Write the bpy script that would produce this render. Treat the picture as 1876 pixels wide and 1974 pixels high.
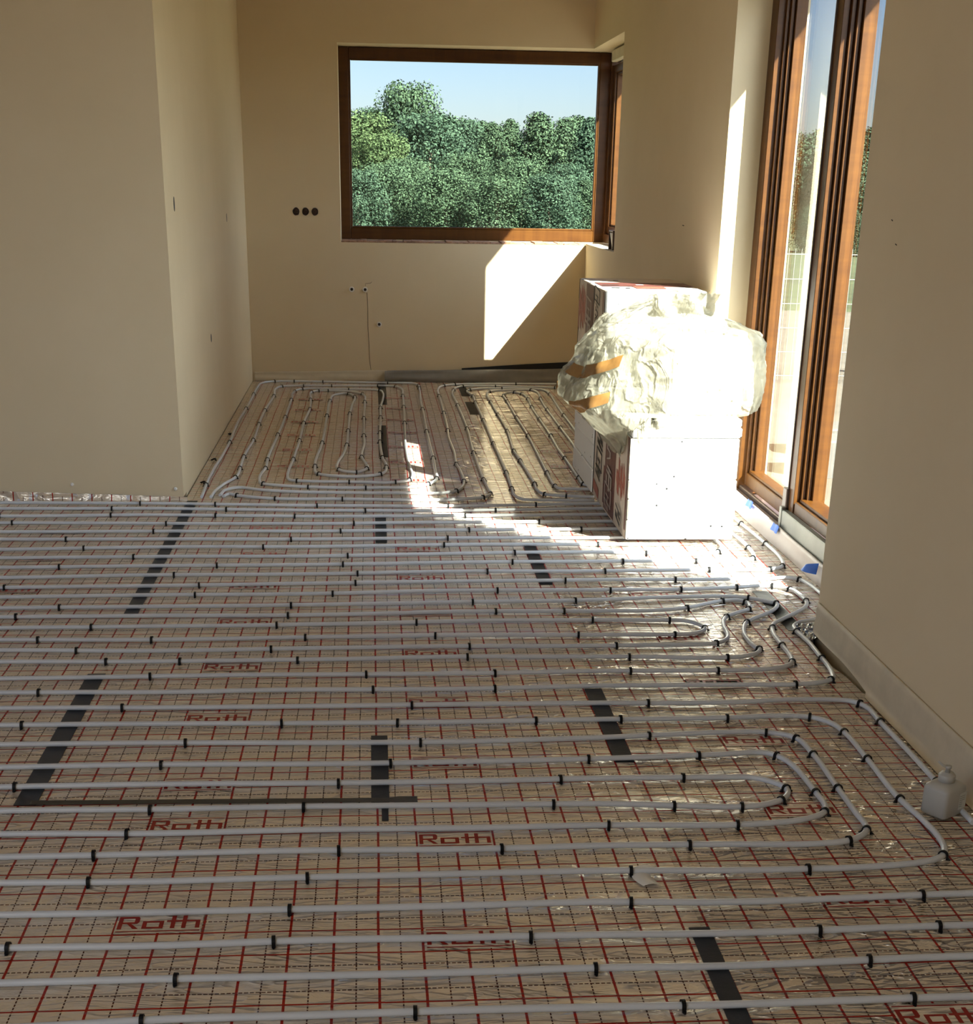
import bpy, math, random
import numpy as np
from mathutils import Vector, Matrix, noise
random.seed(7)
S = bpy.context.scene
COL = S.collection
for o in list(bpy.data.objects):
    bpy.data.objects.remove(o, do_unlink=True)
PI = math.pi

# ------------------------------------------------------------------ camera
F_PX, CX, CY = 2637.97, 920.09, 1393.57
cam_d = bpy.data.cameras.new('camera')
cam = bpy.data.objects.new('camera', cam_d)
COL.objects.link(cam)
cam_d.sensor_fit = 'HORIZONTAL'
cam_d.sensor_width = 36.0
cam_d.lens = F_PX / 1876 * 36.0
cam_d.shift_x = (938 - CX) / 1876
cam_d.shift_y = (CY - 987) / 1876
cam_d.clip_start, cam_d.clip_end = 0.05, 900
ya, pa, ra = math.radians(4.56473169), math.radians(21.6434424), math.radians(0.9693759)
fw = Vector((math.sin(ya)*math.cos(pa), math.cos(ya)*math.cos(pa), -math.sin(pa)))
rt = Vector((math.cos(ya), -math.sin(ya), 0)); up = rt.cross(fw)
rt2 = rt*math.cos(ra) + up*math.sin(ra); up2 = -rt*math.sin(ra) + up*math.cos(ra)
M = Matrix((rt2, up2, -fw)).transposed().to_4x4()
M.translation = Vector((-0.01221637, -2.93652221, 1.59413094))
cam.matrix_world = M
S.camera = cam
S.view_settings.view_transform = 'Standard'
S.view_settings.look = 'None'
S.view_settings.exposure = 0.0
S.view_settings.gamma = 1.0
S.view_settings.use_curve_mapping = False

C_ = S.cycles
C_.max_bounces = 24; C_.diffuse_bounces = 14; C_.glossy_bounces = 8; C_.transmission_bounces = 8; C_.transparent_max_bounces = 24
C_.sample_clamp_indirect = 20; C_.use_denoising = True
# ------------------------------------------------------------------ sky, sun, added fill lights
SKY_FILL = 44.0
W = bpy.data.worlds.new('sky'); S.world = W; W.use_nodes = True
wn = W.node_tree.nodes; wl = W.node_tree.links
bg = wn['Background']
sky = wn.new('ShaderNodeTexSky'); sky.sky_type = 'NISHITA'
sky.sun_disc = False; sky.sun_elevation = math.radians(39.8)
sky.sun_rotation = math.radians(137.3); sky.altitude = 200
sky.air_density = 1.0; sky.dust_density = 0.6; sky.ozone_density = 2.5
tint = wn.new('ShaderNodeMix'); tint.data_type = 'RGBA'; tint.blend_type = 'MULTIPLY'; tint.inputs[0].default_value = 1.0
tint.inputs[7].default_value = (0.92, 0.89, 1.06, 1)      # clear, slightly hazy late-summer blue
wl.new(sky.outputs[0], tint.inputs[6])
# bright patch added on the sunny side of the sky to fill the back room
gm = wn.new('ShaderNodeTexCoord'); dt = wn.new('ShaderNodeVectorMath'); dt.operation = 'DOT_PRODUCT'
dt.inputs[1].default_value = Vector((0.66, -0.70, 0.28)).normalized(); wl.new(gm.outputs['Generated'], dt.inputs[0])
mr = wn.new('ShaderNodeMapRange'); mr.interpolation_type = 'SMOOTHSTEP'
mr.inputs[1].default_value = 0.35; mr.inputs[2].default_value = 1.0; mr.inputs[3].default_value = 0.0; mr.inputs[4].default_value = SKY_FILL
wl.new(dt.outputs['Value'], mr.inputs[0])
fill_add = wn.new('ShaderNodeMix'); fill_add.data_type = 'RGBA'; fill_add.blend_type = 'ADD'; fill_add.inputs[0].default_value = 1.0
fill_col = wn.new('ShaderNodeMix'); fill_col.data_type = 'RGBA'; fill_col.inputs[6].default_value = (0, 0, 0, 1); fill_col.inputs[7].default_value = (0.86, 0.94, 1.06, 1); fill_col.clamp_factor = False
wl.new(mr.outputs[0], fill_col.inputs[0])
wl.new(tint.outputs[2], fill_add.inputs[6]); wl.new(fill_col.outputs[2], fill_add.inputs[7]); wl.new(fill_add.outputs[2], bg.inputs[0])
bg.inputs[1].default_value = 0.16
sun_d = bpy.data.lights.new('sun', 'SUN'); sun_d.energy = 42.0; sun_d.angle = math.radians(0.53)
sun_d.color = (1.0, 0.95, 0.86)
sun = bpy.data.objects.new('sun', sun_d); COL.objects.link(sun)
sun.location = (6, -6, 8)
sun.rotation_euler = Vector((-0.678, 0.735, -0.834)).to_track_quat('-Z', 'Y').to_euler()
# unseen fill light, added in the left wall opening
ar_d = bpy.data.lights.new('side_fill', 'AREA'); ar_d.shape = 'RECTANGLE'
ar_d.size = 6.4; ar_d.size_y = 2.3; ar_d.energy = 3; ar_d.color = (0.92, 0.96, 1.0)
ar = bpy.data.objects.new('side_fill', ar_d); COL.objects.link(ar)
ar.location = (-5.2, -0.6, 1.35); ar.rotation_euler = (0, -PI/2, 0)
ar2_d = bpy.data.lights.new('rear_fill', 'AREA'); ar2_d.shape = 'RECTANGLE'  # unseen fill light added high behind the camera to lift the near floor
ar2_d.size = 4.8; ar2_d.size_y = 1.3; ar2_d.energy = 122; ar2_d.color = (0.80, 0.90, 1.0)
ar2 = bpy.data.objects.new('rear_fill', ar2_d); COL.objects.link(ar2)
ar2.location = (-3.1, -4.7, 2.7)
ar2.rotation_euler = Vector((0.26, 0.36, -0.90)).to_track_quat('-Z', 'Y').to_euler()
ar.rotation_euler = Vector((1, 0, 0)).to_track_quat('-Z', 'Y').to_euler()

# ------------------------------------------------------------------ materials
def new_mat(name):
    m = bpy.data.materials.new(name); m.use_nodes = True
    nt = m.node_tree
    return m, nt, nt.nodes['Principled BSDF']
def N(nt, t, **kw):
    n = nt.nodes.new(t)
    for k, v in kw.items():
        setattr(n, k, v)
    return n
def math_node(nt, op, a, b=None, c=None):
    n = nt.nodes.new('ShaderNodeMath'); n.operation = op
    for i, v in enumerate((a, b, c)):
        if v is None: continue
        if isinstance(v, (int, float)): n.inputs[i].default_value = v
        else: nt.links.new(v, n.inputs[i])
    return n.outputs[0]
def mixc(nt, f, a, b):
    n = nt.nodes.new('ShaderNodeMix'); n.data_type = 'RGBA'
    for s, v in ((n.inputs[0], f), (n.inputs[6], a), (n.inputs[7], b)):
        if isinstance(v, (int, float)): s.default_value = v
        elif isinstance(v, tuple): s.default_value = (*v, 1) if len(v) == 3 else v
        else: nt.links.new(v, s)
    return n.outputs[2]
def noise_tex(nt, scale, detail=3, rough=.5, vec=None, dist=0):
    n = nt.nodes.new('ShaderNodeTexNoise'); n.inputs['Scale'].default_value = scale
    n.inputs['Detail'].default_value = detail; n.inputs['Roughness'].default_value = rough
    n.inputs['Distortion'].default_value = dist
    if vec is not None: nt.links.new(vec, n.inputs['Vector'])
    return n
def ramp(nt, fac, stops):
    n = nt.nodes.new('ShaderNodeValToRGB'); cr = n.color_ramp
    while len(cr.elements) < len(stops): cr.elements.new(0.5)
    for e, (p, c) in zip(cr.elements, stops):
        e.position = p; e.color = (*c, 1) if len(c) == 3 else c
    nt.links.new(fac, n.inputs[0]); return n.outputs[0]
def coords(nt, kind='Object', scale=None, rot=None):
    tc = nt.nodes.new('ShaderNodeTexCoord'); v = tc.outputs[kind]
    if scale or rot:
        mp = nt.nodes.new('ShaderNodeMapping')
        if scale: mp.inputs['Scale'].default_value = scale
        if rot: mp.inputs['Rotation'].default_value = rot
        nt.links.new(v, mp.inputs['Vector']); v = mp.outputs[0]
    return v
def bump(nt, bsdf, h, strength=.3, dist=.01, prev=None):
    b = nt.nodes.new('ShaderNodeBump'); b.inputs['Strength'].default_value = strength
    b.inputs['Distance'].default_value = dist
    nt.links.new(h, b.inputs['Height'])
    if prev is not None: nt.links.new(prev, b.inputs['Normal'])
    nt.links.new(b.outputs[0], bsdf.inputs['Normal']); return b.outputs[0]
def plain(name, col, rough=.6, metal=0., var=.12, vscale=8, bstr=0., bscale=60, spec=.5):
    m, nt, p = new_mat(name)
    v = coords(nt)
    n = noise_tex(nt, vscale, 4, .6, v)
    d = tuple(c*(1-var) for c in col); l = tuple(min(1, c*(1+var)) for c in col)
    nt.links.new(ramp(nt, n.outputs[0], [(.3, d), (.7, l)]), p.inputs['Base Color'])
    p.inputs['Roughness'].default_value = rough; p.inputs['Metallic'].default_value = metal
    p.inputs['Specular IOR Level'].default_value = spec
    if bstr:
        n2 = noise_tex(nt, bscale, 4, .6, v); bump(nt, p, n2.outputs[0], bstr, .004)
    return m

def make_plaster():
    m, nt, p = new_mat('plaster')
    v = coords(nt)
    n = noise_tex(nt, 1.3, 5, .6, v)
    nt.links.new(ramp(nt, n.outputs[0], [(.3, (.66, .545, .365)), (.7, (.70, .585, .405))]), p.inputs['Base Color'])
    p.inputs['Roughness'].default_value = .85; p.inputs['Specular IOR Level'].default_value = .25
    a = noise_tex(nt, 5, 3, .5, v); b = noise_tex(nt, 110, 3, .6, v)
    nb = bump(nt, p, a.outputs[0], .12, .02)
    bump(nt, p, b.outputs[0], .12, .002, nb)
    return m
def make_wood():
    m, nt, p = new_mat('window_wood')
    v = coords(nt)
    n = noise_tex(nt, 18, 5, .65, coords(nt, 'Object', (1, 1, .08)), .6)
    n2 = noise_tex(nt, 18, 5, .65, coords(nt, 'Object', (.08, 1, 1)), .6)
    mx = math_node(nt, 'MULTIPLY', math_node(nt, 'ADD', n.outputs[0], n2.outputs[0]), .5)
    nt.links.new(ramp(nt, mx, [(.34, (.052, .0170, .0025)), (.52, (.079, .0285, .0038)), (.66, (.096, .0370, .0052))]), p.inputs['Base Color'])
    p.inputs['Roughness'].default_value = .42; p.inputs['Specular IOR Level'].default_value = .28
    bump(nt, p, mx, .08, .003)
    return m
def make_glass(name='window_glass', r0=.045, tint=(.95, .985, .96)):
    m = bpy.data.materials.new(name); m.use_nodes = True; nt = m.node_tree
    nt.nodes.remove(nt.nodes['Principled BSDF']); out = nt.nodes['Material Output']
    tr = nt.nodes.new('ShaderNodeBsdfTransparent'); tr.inputs[0].default_value = (*tint, 1)
    gl = nt.nodes.new('ShaderNodeBsdfGlossy'); gl.inputs['Roughness'].default_value = 0.0
    gl.inputs[0].default_value = (1, 1, 1, 1)
    lw = nt.nodes.new('ShaderNodeLayerWeight'); lw.inputs[0].default_value = .5
    # Schlick: r0 + (1-r0)*(1-cos)^p, the same from either side of the sheet
    fac = math_node(nt, 'ADD', math_node(nt, 'MULTIPLY', math_node(nt, 'POWER', lw.outputs['Facing'], 4.0), 1-r0), r0)
    mx = nt.nodes.new('ShaderNodeMixShader')
    nt.links.new(fac, mx.inputs[0]); nt.links.new(tr.outputs[0], mx.inputs[1]); nt.links.new(gl.outputs[0], mx.inputs[2])
    nt.links.new(mx.outputs[0], out.inputs[0]); return m
def make_foil(name, xoff, grid=True, creased=.8, bs=.36, metal=.5):
    """Metallised floor foil under clear film; red 10 cm grid lines with thin dashed lines at half spacing."""
    m, nt, p = new_mat(name)
    v = coords(nt)
    # wrinkles
    w1 = noise_tex(nt, 3.2, 5, .62, coords(nt, 'Object', (1.0, 2.6, 1)), 1.2)
    w2 = noise_tex(nt, 22, 4, .6, coords(nt, 'Object', (.55, 1.5, 1)), .8)
    vo = nt.nodes.new('ShaderNodeTexVoronoi'); vo.feature = 'DISTANCE_TO_EDGE'; vo.inputs['Scale'].default_value = 5.5
    dn = noise_tex(nt, 2.5, 3, .5, v)
    vm = nt.nodes.new('ShaderNodeVectorMath'); vm.operation = 'MULTIPLY_ADD'
    nt.links.new(dn.outputs['Color'], vm.inputs[0]); vm.inputs[1].default_value = (.6, .35, .2); nt.links.new(coords(nt, 'Object', (.8, 1.7, 1)), vm.inputs[2])
    nt.links.new(vm.outputs[0], vo.inputs['Vector'])
    crease = math_node(nt, 'SMOOTH_MIN', vo.outputs['Distance'], .09, .06)
    rd = noise_tex(nt, 7.5, 2, .5, coords(nt, 'Object', (.45, 2.2, 1), (0, 0, .25)), 1.6)      # long sharp folds
    ridge = math_node(nt, 'POWER', math_node(nt, 'SUBTRACT', 1.0, math_node(nt, 'MULTIPLY', math_node(nt, 'ABSOLUTE', math_node(nt, 'SUBTRACT', rd.outputs[0], .5)), 7.0)), 3.0)
    ridge = math_node(nt, 'MAXIMUM', ridge, 0.0)
    mask = noise_tex(nt, .9, 2, .5, v)
    wet = math_node(nt, 'MAXIMUM', math_node(nt, 'MULTIPLY', math_node(nt, 'SUBTRACT', mask.outputs[0], .42), 5.0), 0.12)
    ridge = math_node(nt, 'MULTIPLY', ridge, math_node(nt, 'MINIMUM', wet, 1.0))
    h = math_node(nt, 'ADD', math_node(nt, 'ADD', w1.outputs[0], math_node(nt, 'MULTIPLY', crease, 1.6)), math_node(nt, 'MULTIPLY', ridge, creased))
    nb = bump(nt, p, h, bs, .045)
    bump(nt, p, w2.outputs[0], bs*.5, .012, nb)
    base = ramp(nt, w1.outputs[0], [(.3, (.74, .655, .55)), (.7, (.82, .735, .63))])
    if grid:
        sx = nt.nodes.new('ShaderNodeSeparateXYZ'); nt.links.new(v, sx.inputs[0])
        wob = noise_tex(nt, 1.7, 2, .5, v)
        wo = math_node(nt, 'MULTIPLY', math_node(nt, 'SUBTRACT', wob.outputs[0], .5), .012)
        X = math_node(nt, 'ADD', math_node(nt, 'SUBTRACT', sx.outputs[0], xoff), wo)
        Y = math_node(nt, 'ADD', sx.outputs[1], wo)
        def dist(a, off):
            f = math_node(nt, 'FRACT', math_node(nt, 'ADD', math_node(nt, 'DIVIDE', math_node(nt, 'SUBTRACT', a, off), .1), 100.5))
            return math_node(nt, 'MULTIPLY', math_node(nt, 'ABSOLUTE', math_node(nt, 'SUBTRACT', f, .5)), .1)
        def dash(a):
            return math_node(nt, 'LESS_THAN', math_node(nt, 'FRACT', math_node(nt, 'ADD', math_node(nt, 'DIVIDE', a, .012), 1000)), .72)
        thick = math_node(nt, 'MAXIMUM', math_node(nt, 'LESS_THAN', dist(X, 0), .0030), math_node(nt, 'LESS_THAN', dist(Y, 0), .0029))
        tx = math_node(nt, 'MULTIPLY', math_node(nt, 'LESS_THAN', dist(X, .05), .0016), dash(Y))
        ty = math_node(nt, 'MULTIPLY', math_node(nt, 'LESS_THAN', dist(Y, .05), .0019), dash(X))
        thin = math_node(nt, 'MAXIMUM', tx, ty)
        col = mixc(nt, thin, base, (.055, .012, .007))
        col = mixc(nt, thick, col, (.30, .014, .007))
        line = math_node(nt, 'MAXIMUM', thick, thin)
        nt.links.new(col, p.inputs['Base Color'])
        nt.links.new(math_node(nt, 'MULTIPLY', math_node(nt, 'SUBTRACT', 1.0, line), metal), p.inputs['Metallic'])
    else:
        nt.links.new(base, p.inputs['Base Color']); p.inputs['Metallic'].default_value = metal
    p.inputs['Roughness'].default_value = .22
    p.inputs['Specular IOR Level'].default_value = .2; p.inputs['Coat Weight'].default_value = .12; p.inputs['Coat Roughness'].default_value = .08
    return m
def make_ink():
    m, nt, p = new_mat('red_print')
    n = noise_tex(nt, 60, 3, .5, coords(nt))
    nt.links.new(ramp(nt, n.outputs[0], [(.3, (.24, .014, .008)), (.7, (.30, .018, .010))]), p.inputs['Base Color'])
    p.inputs['Roughness'].default_value = .4; p.inputs['Specular IOR Level'].default_value = .2
    return m
def make_eps():
    m, nt, p = new_mat('white_polystyrene')
    v = coords(nt)
    vo = nt.nodes.new('ShaderNodeTexVoronoi'); vo.inputs['Scale'].default_value = 22; nt.links.new(v, vo.inputs['Vector'])
    n = noise_tex(nt, 9, 2, .5, v)
    spot = math_node(nt, 'MULTIPLY', math_node(nt, 'LESS_THAN', vo.outputs['Distance'], .13), math_node(nt, 'GREATER_THAN', n.outputs[0], .56))
    nt.links.new(mixc(nt, spot, (.80, .80, .79), (.018, .018, .02)), p.inputs['Base Color'])
    p.inputs['Roughness'].default_value = .7
    b = noise_tex(nt, 160, 2, .5, v); bump(nt, p, b.outputs[0], .15, .003)
    return m
def make_film():
    """Milky translucent polythene."""
    m = bpy.data.materials.new('milky_polythene'); m.use_nodes = True; nt = m.node_tree
    p = nt.nodes['Principled BSDF']; out = nt.nodes['Material Output']
    p.inputs['Base Color'].default_value = (.42, .40, .33, 1); p.inputs['Roughness'].default_value = .2
    p.inputs['Specular IOR Level'].default_value = .6
    v = coords(nt)
    a = noise_tex(nt, 11, 5, .65, coords(nt, 'Object', (1, 1, .6)), 1.4)
    r1 = noise_tex(nt, 8, 2, .5, coords(nt, 'Object', (1, 1, .7), (.5, .3, .2)), 1.2)
    rid = math_node(nt, 'MAXIMUM', math_node(nt, 'SUBTRACT', 1.0, math_node(nt, 'MULTIPLY', math_node(nt, 'ABSOLUTE', math_node(nt, 'SUBTRACT', r1.outputs[0], .5)), 12.0)), 0.0)
    nb = bump(nt, p, a.outputs[0], .5, .03)
    bump(nt, p, rid, .5, .02, nb)
    tl = nt.nodes.new('ShaderNodeBsdfTranslucent'); tl.inputs[0].default_value = (.50, .475, .38, 1)
    tr = nt.nodes.new('ShaderNodeBsdfTransparent'); tr.inputs[0].default_value = (.95, .95, .92, 1)
    m1 = nt.nodes.new('ShaderNodeMixShader'); m1.inputs[0].default_value = .45
    nt.links.new(p.outputs[0], m1.inputs[1]); nt.links.new(tl.outputs[0], m1.inputs[2])
    m2 = nt.nodes.new('ShaderNodeMixShader'); m2.inputs[0].default_value = .37
    nt.links.new(m1.outputs[0], m2.inputs[1]); nt.links.new(tr.outputs[0], m2.inputs[2])
    nt.links.new(m2.outputs[0], out.inputs[0]); return m
def make_leaf(name, c0, c1):
    m, nt, p = new_mat(name)
    oi = nt.nodes.new('ShaderNodeNewGeometry')
    n = noise_tex(nt, .9, 3, .6, coords(nt))
    f = math_node(nt, 'ADD', math_node(nt, 'MULTIPLY', oi.outputs['Random Per Island'], .6), math_node(nt, 'MULTIPLY', n.outputs[0], .4))
    nt.links.new(ramp(nt, f, [(.15, c0), (.85, c1)]), p.inputs['Base Color'])
    p.inputs['Roughness'].default_value = .8; p.inputs['Specular IOR Level'].default_value = .12
    p.inputs['Subsurface Weight'].default_value = 0
    return m

MAT = {}
MAT['plaster'] = make_plaster()
MAT['wood'] = make_wood()
MAT['glass'] = make_glass()
MAT['glass_back'] = make_glass('back_window_glass', .02, (.93, .985, .97))
MAT['foil_b'] = make_foil('foil_grid_phase_b', .0895)
MAT['foil_c'] = make_foil('foil_grid_phase_c', .022)
MAT['foil_d'] = make_foil('foil_grid_phase_d', .048, True, 2.6, .58, .72)
MAT['foil_plain'] = make_foil('foil_plain', 0, False)
MAT['ink'] = make_ink()
MAT['pipe'] = plain('grey_pipe', (.60, .63, .68), .32, 0, .05, 3)
MAT['clip'] = plain('black_plastic', (.006, .006, .007), .5, spec=.2)
MAT['tape'] = plain('black_tape', (.022, .021, .020), .42, 0, .3, 14, .25, 40)
MAT['foam'] = plain('edge_foam', (.58, .50, .37), .6, 0, .08, 9, .2, 40)
MAT['foam_pale'] = plain('pale_edge_foam', (.50, .44, .41), .5, 0, .06, 5, .2, 30)
MAT['foam_grey'] = plain('grey_edge_foam', (.23, .215, .195), .5, 0, .15, 6, .3, 20)
MAT['foam_black'] = plain('black_felt', (.018, .017, .017), .8)
MAT['eps'] = make_eps()
MAT['film'] = make_film()
MAT['wrapped'] = plain('grey_film_wrapped_slab', (.27, .265, .22), .5, 0, .2, 14)
MAT['blue'] = plain('blue_tape', (.015, .12, .55), .45, 0, .15, 20)
MAT['brown_tape'] = plain('brown_packing_tape', (.28, .145, .045), .25, 0, .15, 12)
MAT['white_plastic'] = plain('white_plastic', (.74, .73, .70), .35, 0, .04, 10)
MAT['bottle'] = plain('milky_bottle_plastic', (.44, .43, .40), .4, 0, .05, 10)
MAT['cream_wrap'] = plain('cream_print_film', (.60, .52, .44), .4, 0, .1, 9)
MAT['maroon'] = plain('maroon_print', (.13, .045, .038), .4, 0, .25, 9)
MAT['red_sketch'] = plain('red_sketch_print', (.36, .10, .07), .4, 0, .3, 20)
MAT['pale_print'] = plain('pale_print', (.42, .36, .33), .5)
MAT['black_print'] = plain('black_print', (.02, .018, .016), .5)
MAT['alu'] = plain('brushed_aluminium', (.20, .20, .18), .45, .55, .12, 6, .1, 60)
MAT['dark_metal'] = plain('dark_bronze_metal', (.10, .07, .06), .4, .4)
MAT['rubber'] = plain('dark_gasket', (.012, .011, .011), .6)
MAT['hole'] = plain('dark_socket_inside', (.025, .012, .008), .8, 0, .4, 60)
MAT['screed'] = plain('subfloor', (.09, .07, .05), .9, 0, .3, 6, .4, 40)
MAT['rough_brick'] = plain('crumbly_mortar', (.30, .17, .11), .95, 0, .5, 30, .9, 50)
MAT['bark'] = plain('bark', (.10, .07, .045), .9, 0, .3, 6, .6, 20)
MAT['leaf_a'] = make_leaf('leaf_green', (.015, .029, .015), (.056, .086, .044))
MAT['leaf_b'] = make_leaf('leaf_blue_green', (.013, .027, .016), (.047, .076, .044))
MAT['leaf_c'] = make_leaf('leaf_yellow_green', (.020, .036, .013), (.066, .092, .036))
MAT['sand'] = plain('sandy_ground', (.13, .115, .09), .95, 0, .18, 3, .5, 25)
MAT['grass'] = plain('meadow', (.045, .06, .022), .95, 0, .4, 1.2, .6, 20)
MAT['concrete'] = plain('concrete', (.13, .128, .12), .9, 0, .12, 8, .3, 40)
MAT['eave'] = plain('eave_board', (.2, .18, .15), .8)
MAT['wire'] = plain('pale_wire', (.30, .30, .28), .4, .3)

# ------------------------------------------------------------------ mesh helpers
class MB:
    def __init__(s): s.v = []; s.f = []; s.m = []; s.sm = []
    def add(s, vs, fs, mi=0, smooth=False):
        b = len(s.v); s.v += [tuple(v) for v in vs]
        for f in fs: s.f.append([i+b for i in f]); s.m.append(mi); s.sm.append(smooth)
        return s
    def box(s, a, b, mi=0):
        (x0, y0, z0), (x1, y1, z1) = a, b
        vs = [(x0,y0,z0),(x1,y0,z0),(x1,y1,z0),(x0,y1,z0),(x0,y0,z1),(x1,y0,z1),(x1,y1,z1),(x0,y1,z1)]
        return s.add(vs, [(0,3,2,1),(4,5,6,7),(0,1,5,4),(1,2,6,5),(2,3,7,6),(3,0,4,7)], mi)
    def rbox(s, a, b, r=.004, mi=0):
        """box with all edges chamfered by r"""
        x0, y0, z0 = a; x1, y1, z1 = b
        vs = []; idx = {}
        for i, (X, sx) in enumerate(((x0, 1), (x1, -1))):
            for j, (Y, sy) in enumerate(((y0, 1), (y1, -1))):
                for k, (Z, sz) in enumerate(((z0, 1), (z1, -1))):
                    for ax in range(3):
                        p = [X+sx*r, Y+sy*r, Z+sz*r]; p[ax] = (X, Y, Z)[ax]
                        idx[i, j, k, ax] = len(vs); vs.append(p)
        fs = []
        def face(*q): fs.append(q)
        I = idx
        for i in (0, 1):
            q = [I[i,0,0,0], I[i,1,0,0], I[i,1,1,0], I[i,0,1,0]]; fs.append(q if i else q[::-1])
            q = [I[0,i,0,1], I[0,i,1,1], I[1,i,1,1], I[1,i,0,1]]; fs.append(q if i else q[::-1])
            q = [I[0,0,i,2], I[1,0,i,2], I[1,1,i,2], I[0,1,i,2]]; fs.append(q if i else q[::-1])
        for a1, a2, a3 in ((0, 1, 2), (1, 2, 0), (2, 0, 1)):
            for p in (0, 1):
                for q in (0, 1):
                    def key(t, ax):
                        d = [0, 0, 0]; d[a1] = p; d[a2] = q; d[a3] = t; return I[d[0], d[1], d[2], ax]
                    fs.append((key(0, a1), key(1, a1), key(1, a2), key(0, a2)))
        for i in (0, 1):
            for j in (0, 1):
                for k in (0, 1): fs.append((I[i,j,k,0], I[i,j,k,1], I[i,j,k,2]))
        return s.add(vs, fs, mi)
    def tube(s, pts, r, n=8, mi=0, caps=True, smooth=True):
        pts = [Vector(p) for p in pts]; rs = r if isinstance(r, (list, tuple)) else [r]*len(pts)
        vs = []; ref = None
        for i, p in enumerate(pts):
            t = (pts[min(i+1, len(pts)-1)] - pts[max(i-1, 0)]).normalized()
            u = Vector((0, 0, 1)) if abs(t.z) < .92 else Vector((1, 0, 0))
            if ref is not None and abs(ref.dot(t)) < .95: u = ref
            a = (u - t*u.dot(t)).normalized(); b = t.cross(a); ref = a
            for k in range(n):
                w = 2*PI*k/n; vs.append(p + (a*math.cos(w) + b*math.sin(w))*rs[i])
        fs = []
        for i in range(len(pts)-1):
            for k in range(n):
                k2 = (k+1) % n; fs.append((i*n+k, i*n+k2, (i+1)*n+k2, (i+1)*n+k))
        s.add(vs, fs, mi, smooth)
        if caps:
            b0 = len(s.v) - len(vs)
            s.f.append([b0+k for k in range(n)][::-1]); s.m.append(mi); s.sm.append(False)
            s.f.append([b0+(len(pts)-1)*n+k for k in range(n)]); s.m.append(mi); s.sm.append(False)
        return s
    def lathe(s, prof, cx, cy, n=24, mi=0, smooth=True):
        vs = []; fs = []
        for r, z in prof:
            for k in range(n):
                w = 2*PI*k/n; vs.append((cx+r*math.cos(w), cy+r*math.sin(w), z))
        for i in range(len(prof)-1):
            for k in range(n):
                k2 = (k+1) % n; fs.append((i*n+k, i*n+k2, (i+1)*n+k2, (i+1)*n+k))
        return s.add(vs, fs, mi, smooth)
    def poly_prism(s, pts, z0, z1, mi=0):
        n = len(pts)
        vs = [(x, y, z0) for x, y in pts] + [(x, y, z1) for x, y in pts]
        fs = [tuple(range(n))[::-1], tuple(range(n, 2*n))] + [(i, (i+1) % n, n+(i+1) % n, n+i) for i in range(n)]
        return s.add(vs, fs, mi)
    def mesh(s, name, mats):
        me = bpy.data.meshes.new(name); me.from_pydata(s.v, [], s.f)
        for m in mats: me.materials.append(m)
        me.polygons.foreach_set('material_index', s.m)
        me.polygons.foreach_set('use_smooth', s.sm)
        me.update(); return me
    def build(s, name, mats, parent=None, loc=None):
        if not isinstance(mats, (list, tuple)): mats = [mats]
        me = s.mesh(name, mats)
        o = bpy.data.objects.new(name, me); COL.objects.link(o)
        if loc is not None:
            # keep world shape, move origin
            L = Vector(loc)
            me.transform(Matrix.Translation(-L)); o.location = L
        if parent is not None:
            o.parent = parent
            if parent.type == 'EMPTY' or parent.location.length > 0:
                o.matrix_parent_inverse = Matrix.Translation(-Vector(parent.location))
        return o
def tag(o, label, cat, group=None):
    o['label'] = label; o['category'] = cat
    if group: o['group'] = group
    return o
def thing(name, label, cat, loc=(0, 0, 0), group=None):
    o = bpy.data.objects.new(name, None); COL.objects.link(o); o.location = loc; o.empty_display_size = .05
    return tag(o, label, cat, group)
def struct(name, mb, mats, parent=None):
    o = mb.build(name, mats, parent)
    if parent is None: o['kind'] = 'structure'
    return o
def fbm(x, y, z, s): return noise.noise(Vector((x*s, y*s, z*s)))

# ------------------------------------------------------------------ room shell
ZC = 3.02
P = MAT['plaster']
XL, YL = -1.005, 4.29            # left room corner
XR, YB = 1.765, 8.90             # right wall, back wall
XN, YN = 1.66, 1.92              # near right wall face and its end
YD = 4.33                        # far reveal of the door
mb = MB()
mb.poly_prism([(-5.4, -5.5), (1.70, -5.5), (1.70, 1.2), (1.58, 1.35), (1.58, 1.9), (1.93, 1.95), (1.93, 4.33), (1.78, 4.33), (1.78, 8.95), (-1.05, 8.95), (-1.05, 4.34), (-5.4, 4.34)], -.06, -.004, 0)
struct('floor', mb, MAT['screed'])
mb = MB(); mb.box((-5.6, -5.7, -.30), (2.12, 9.4, -.06)); struct('floor_slab', mb, MAT['screed'])
mb = MB(); mb.box((-5.6, -5.7, ZC), (2.12, 9.4, ZC+.25)); struct('ceiling', mb, P)
# back wall with the corner window opening
mb = MB()
mb.box((-1.3, YB, -.06), (-.245, 9.33, ZC)); mb.box((-.245, YB, -.06), (2.12, 9.33, 1.105)); mb.box((-.245, YB, 2.566), (2.12, 9.33, ZC))
mb.box((-.245, 9.20, 1.105), (2.12, 9.33, 1.118))
struct('wall_back', mb, P)
# crumbling mortar ledge under the back window
mb = MB()
rng = random.Random(3)
x = -.243
while x < 1.80:
    w = rng.uniform(.03, .11); h = rng.uniform(.006, .018)
    mb.rbox((x, YB+.004+rng.uniform(0, .01), 1.104), (min(x+w, 1.80), 9.195, 1.105+h), .003); x += w
struct('trim_1', mb, MAT['rough_brick'])
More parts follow.
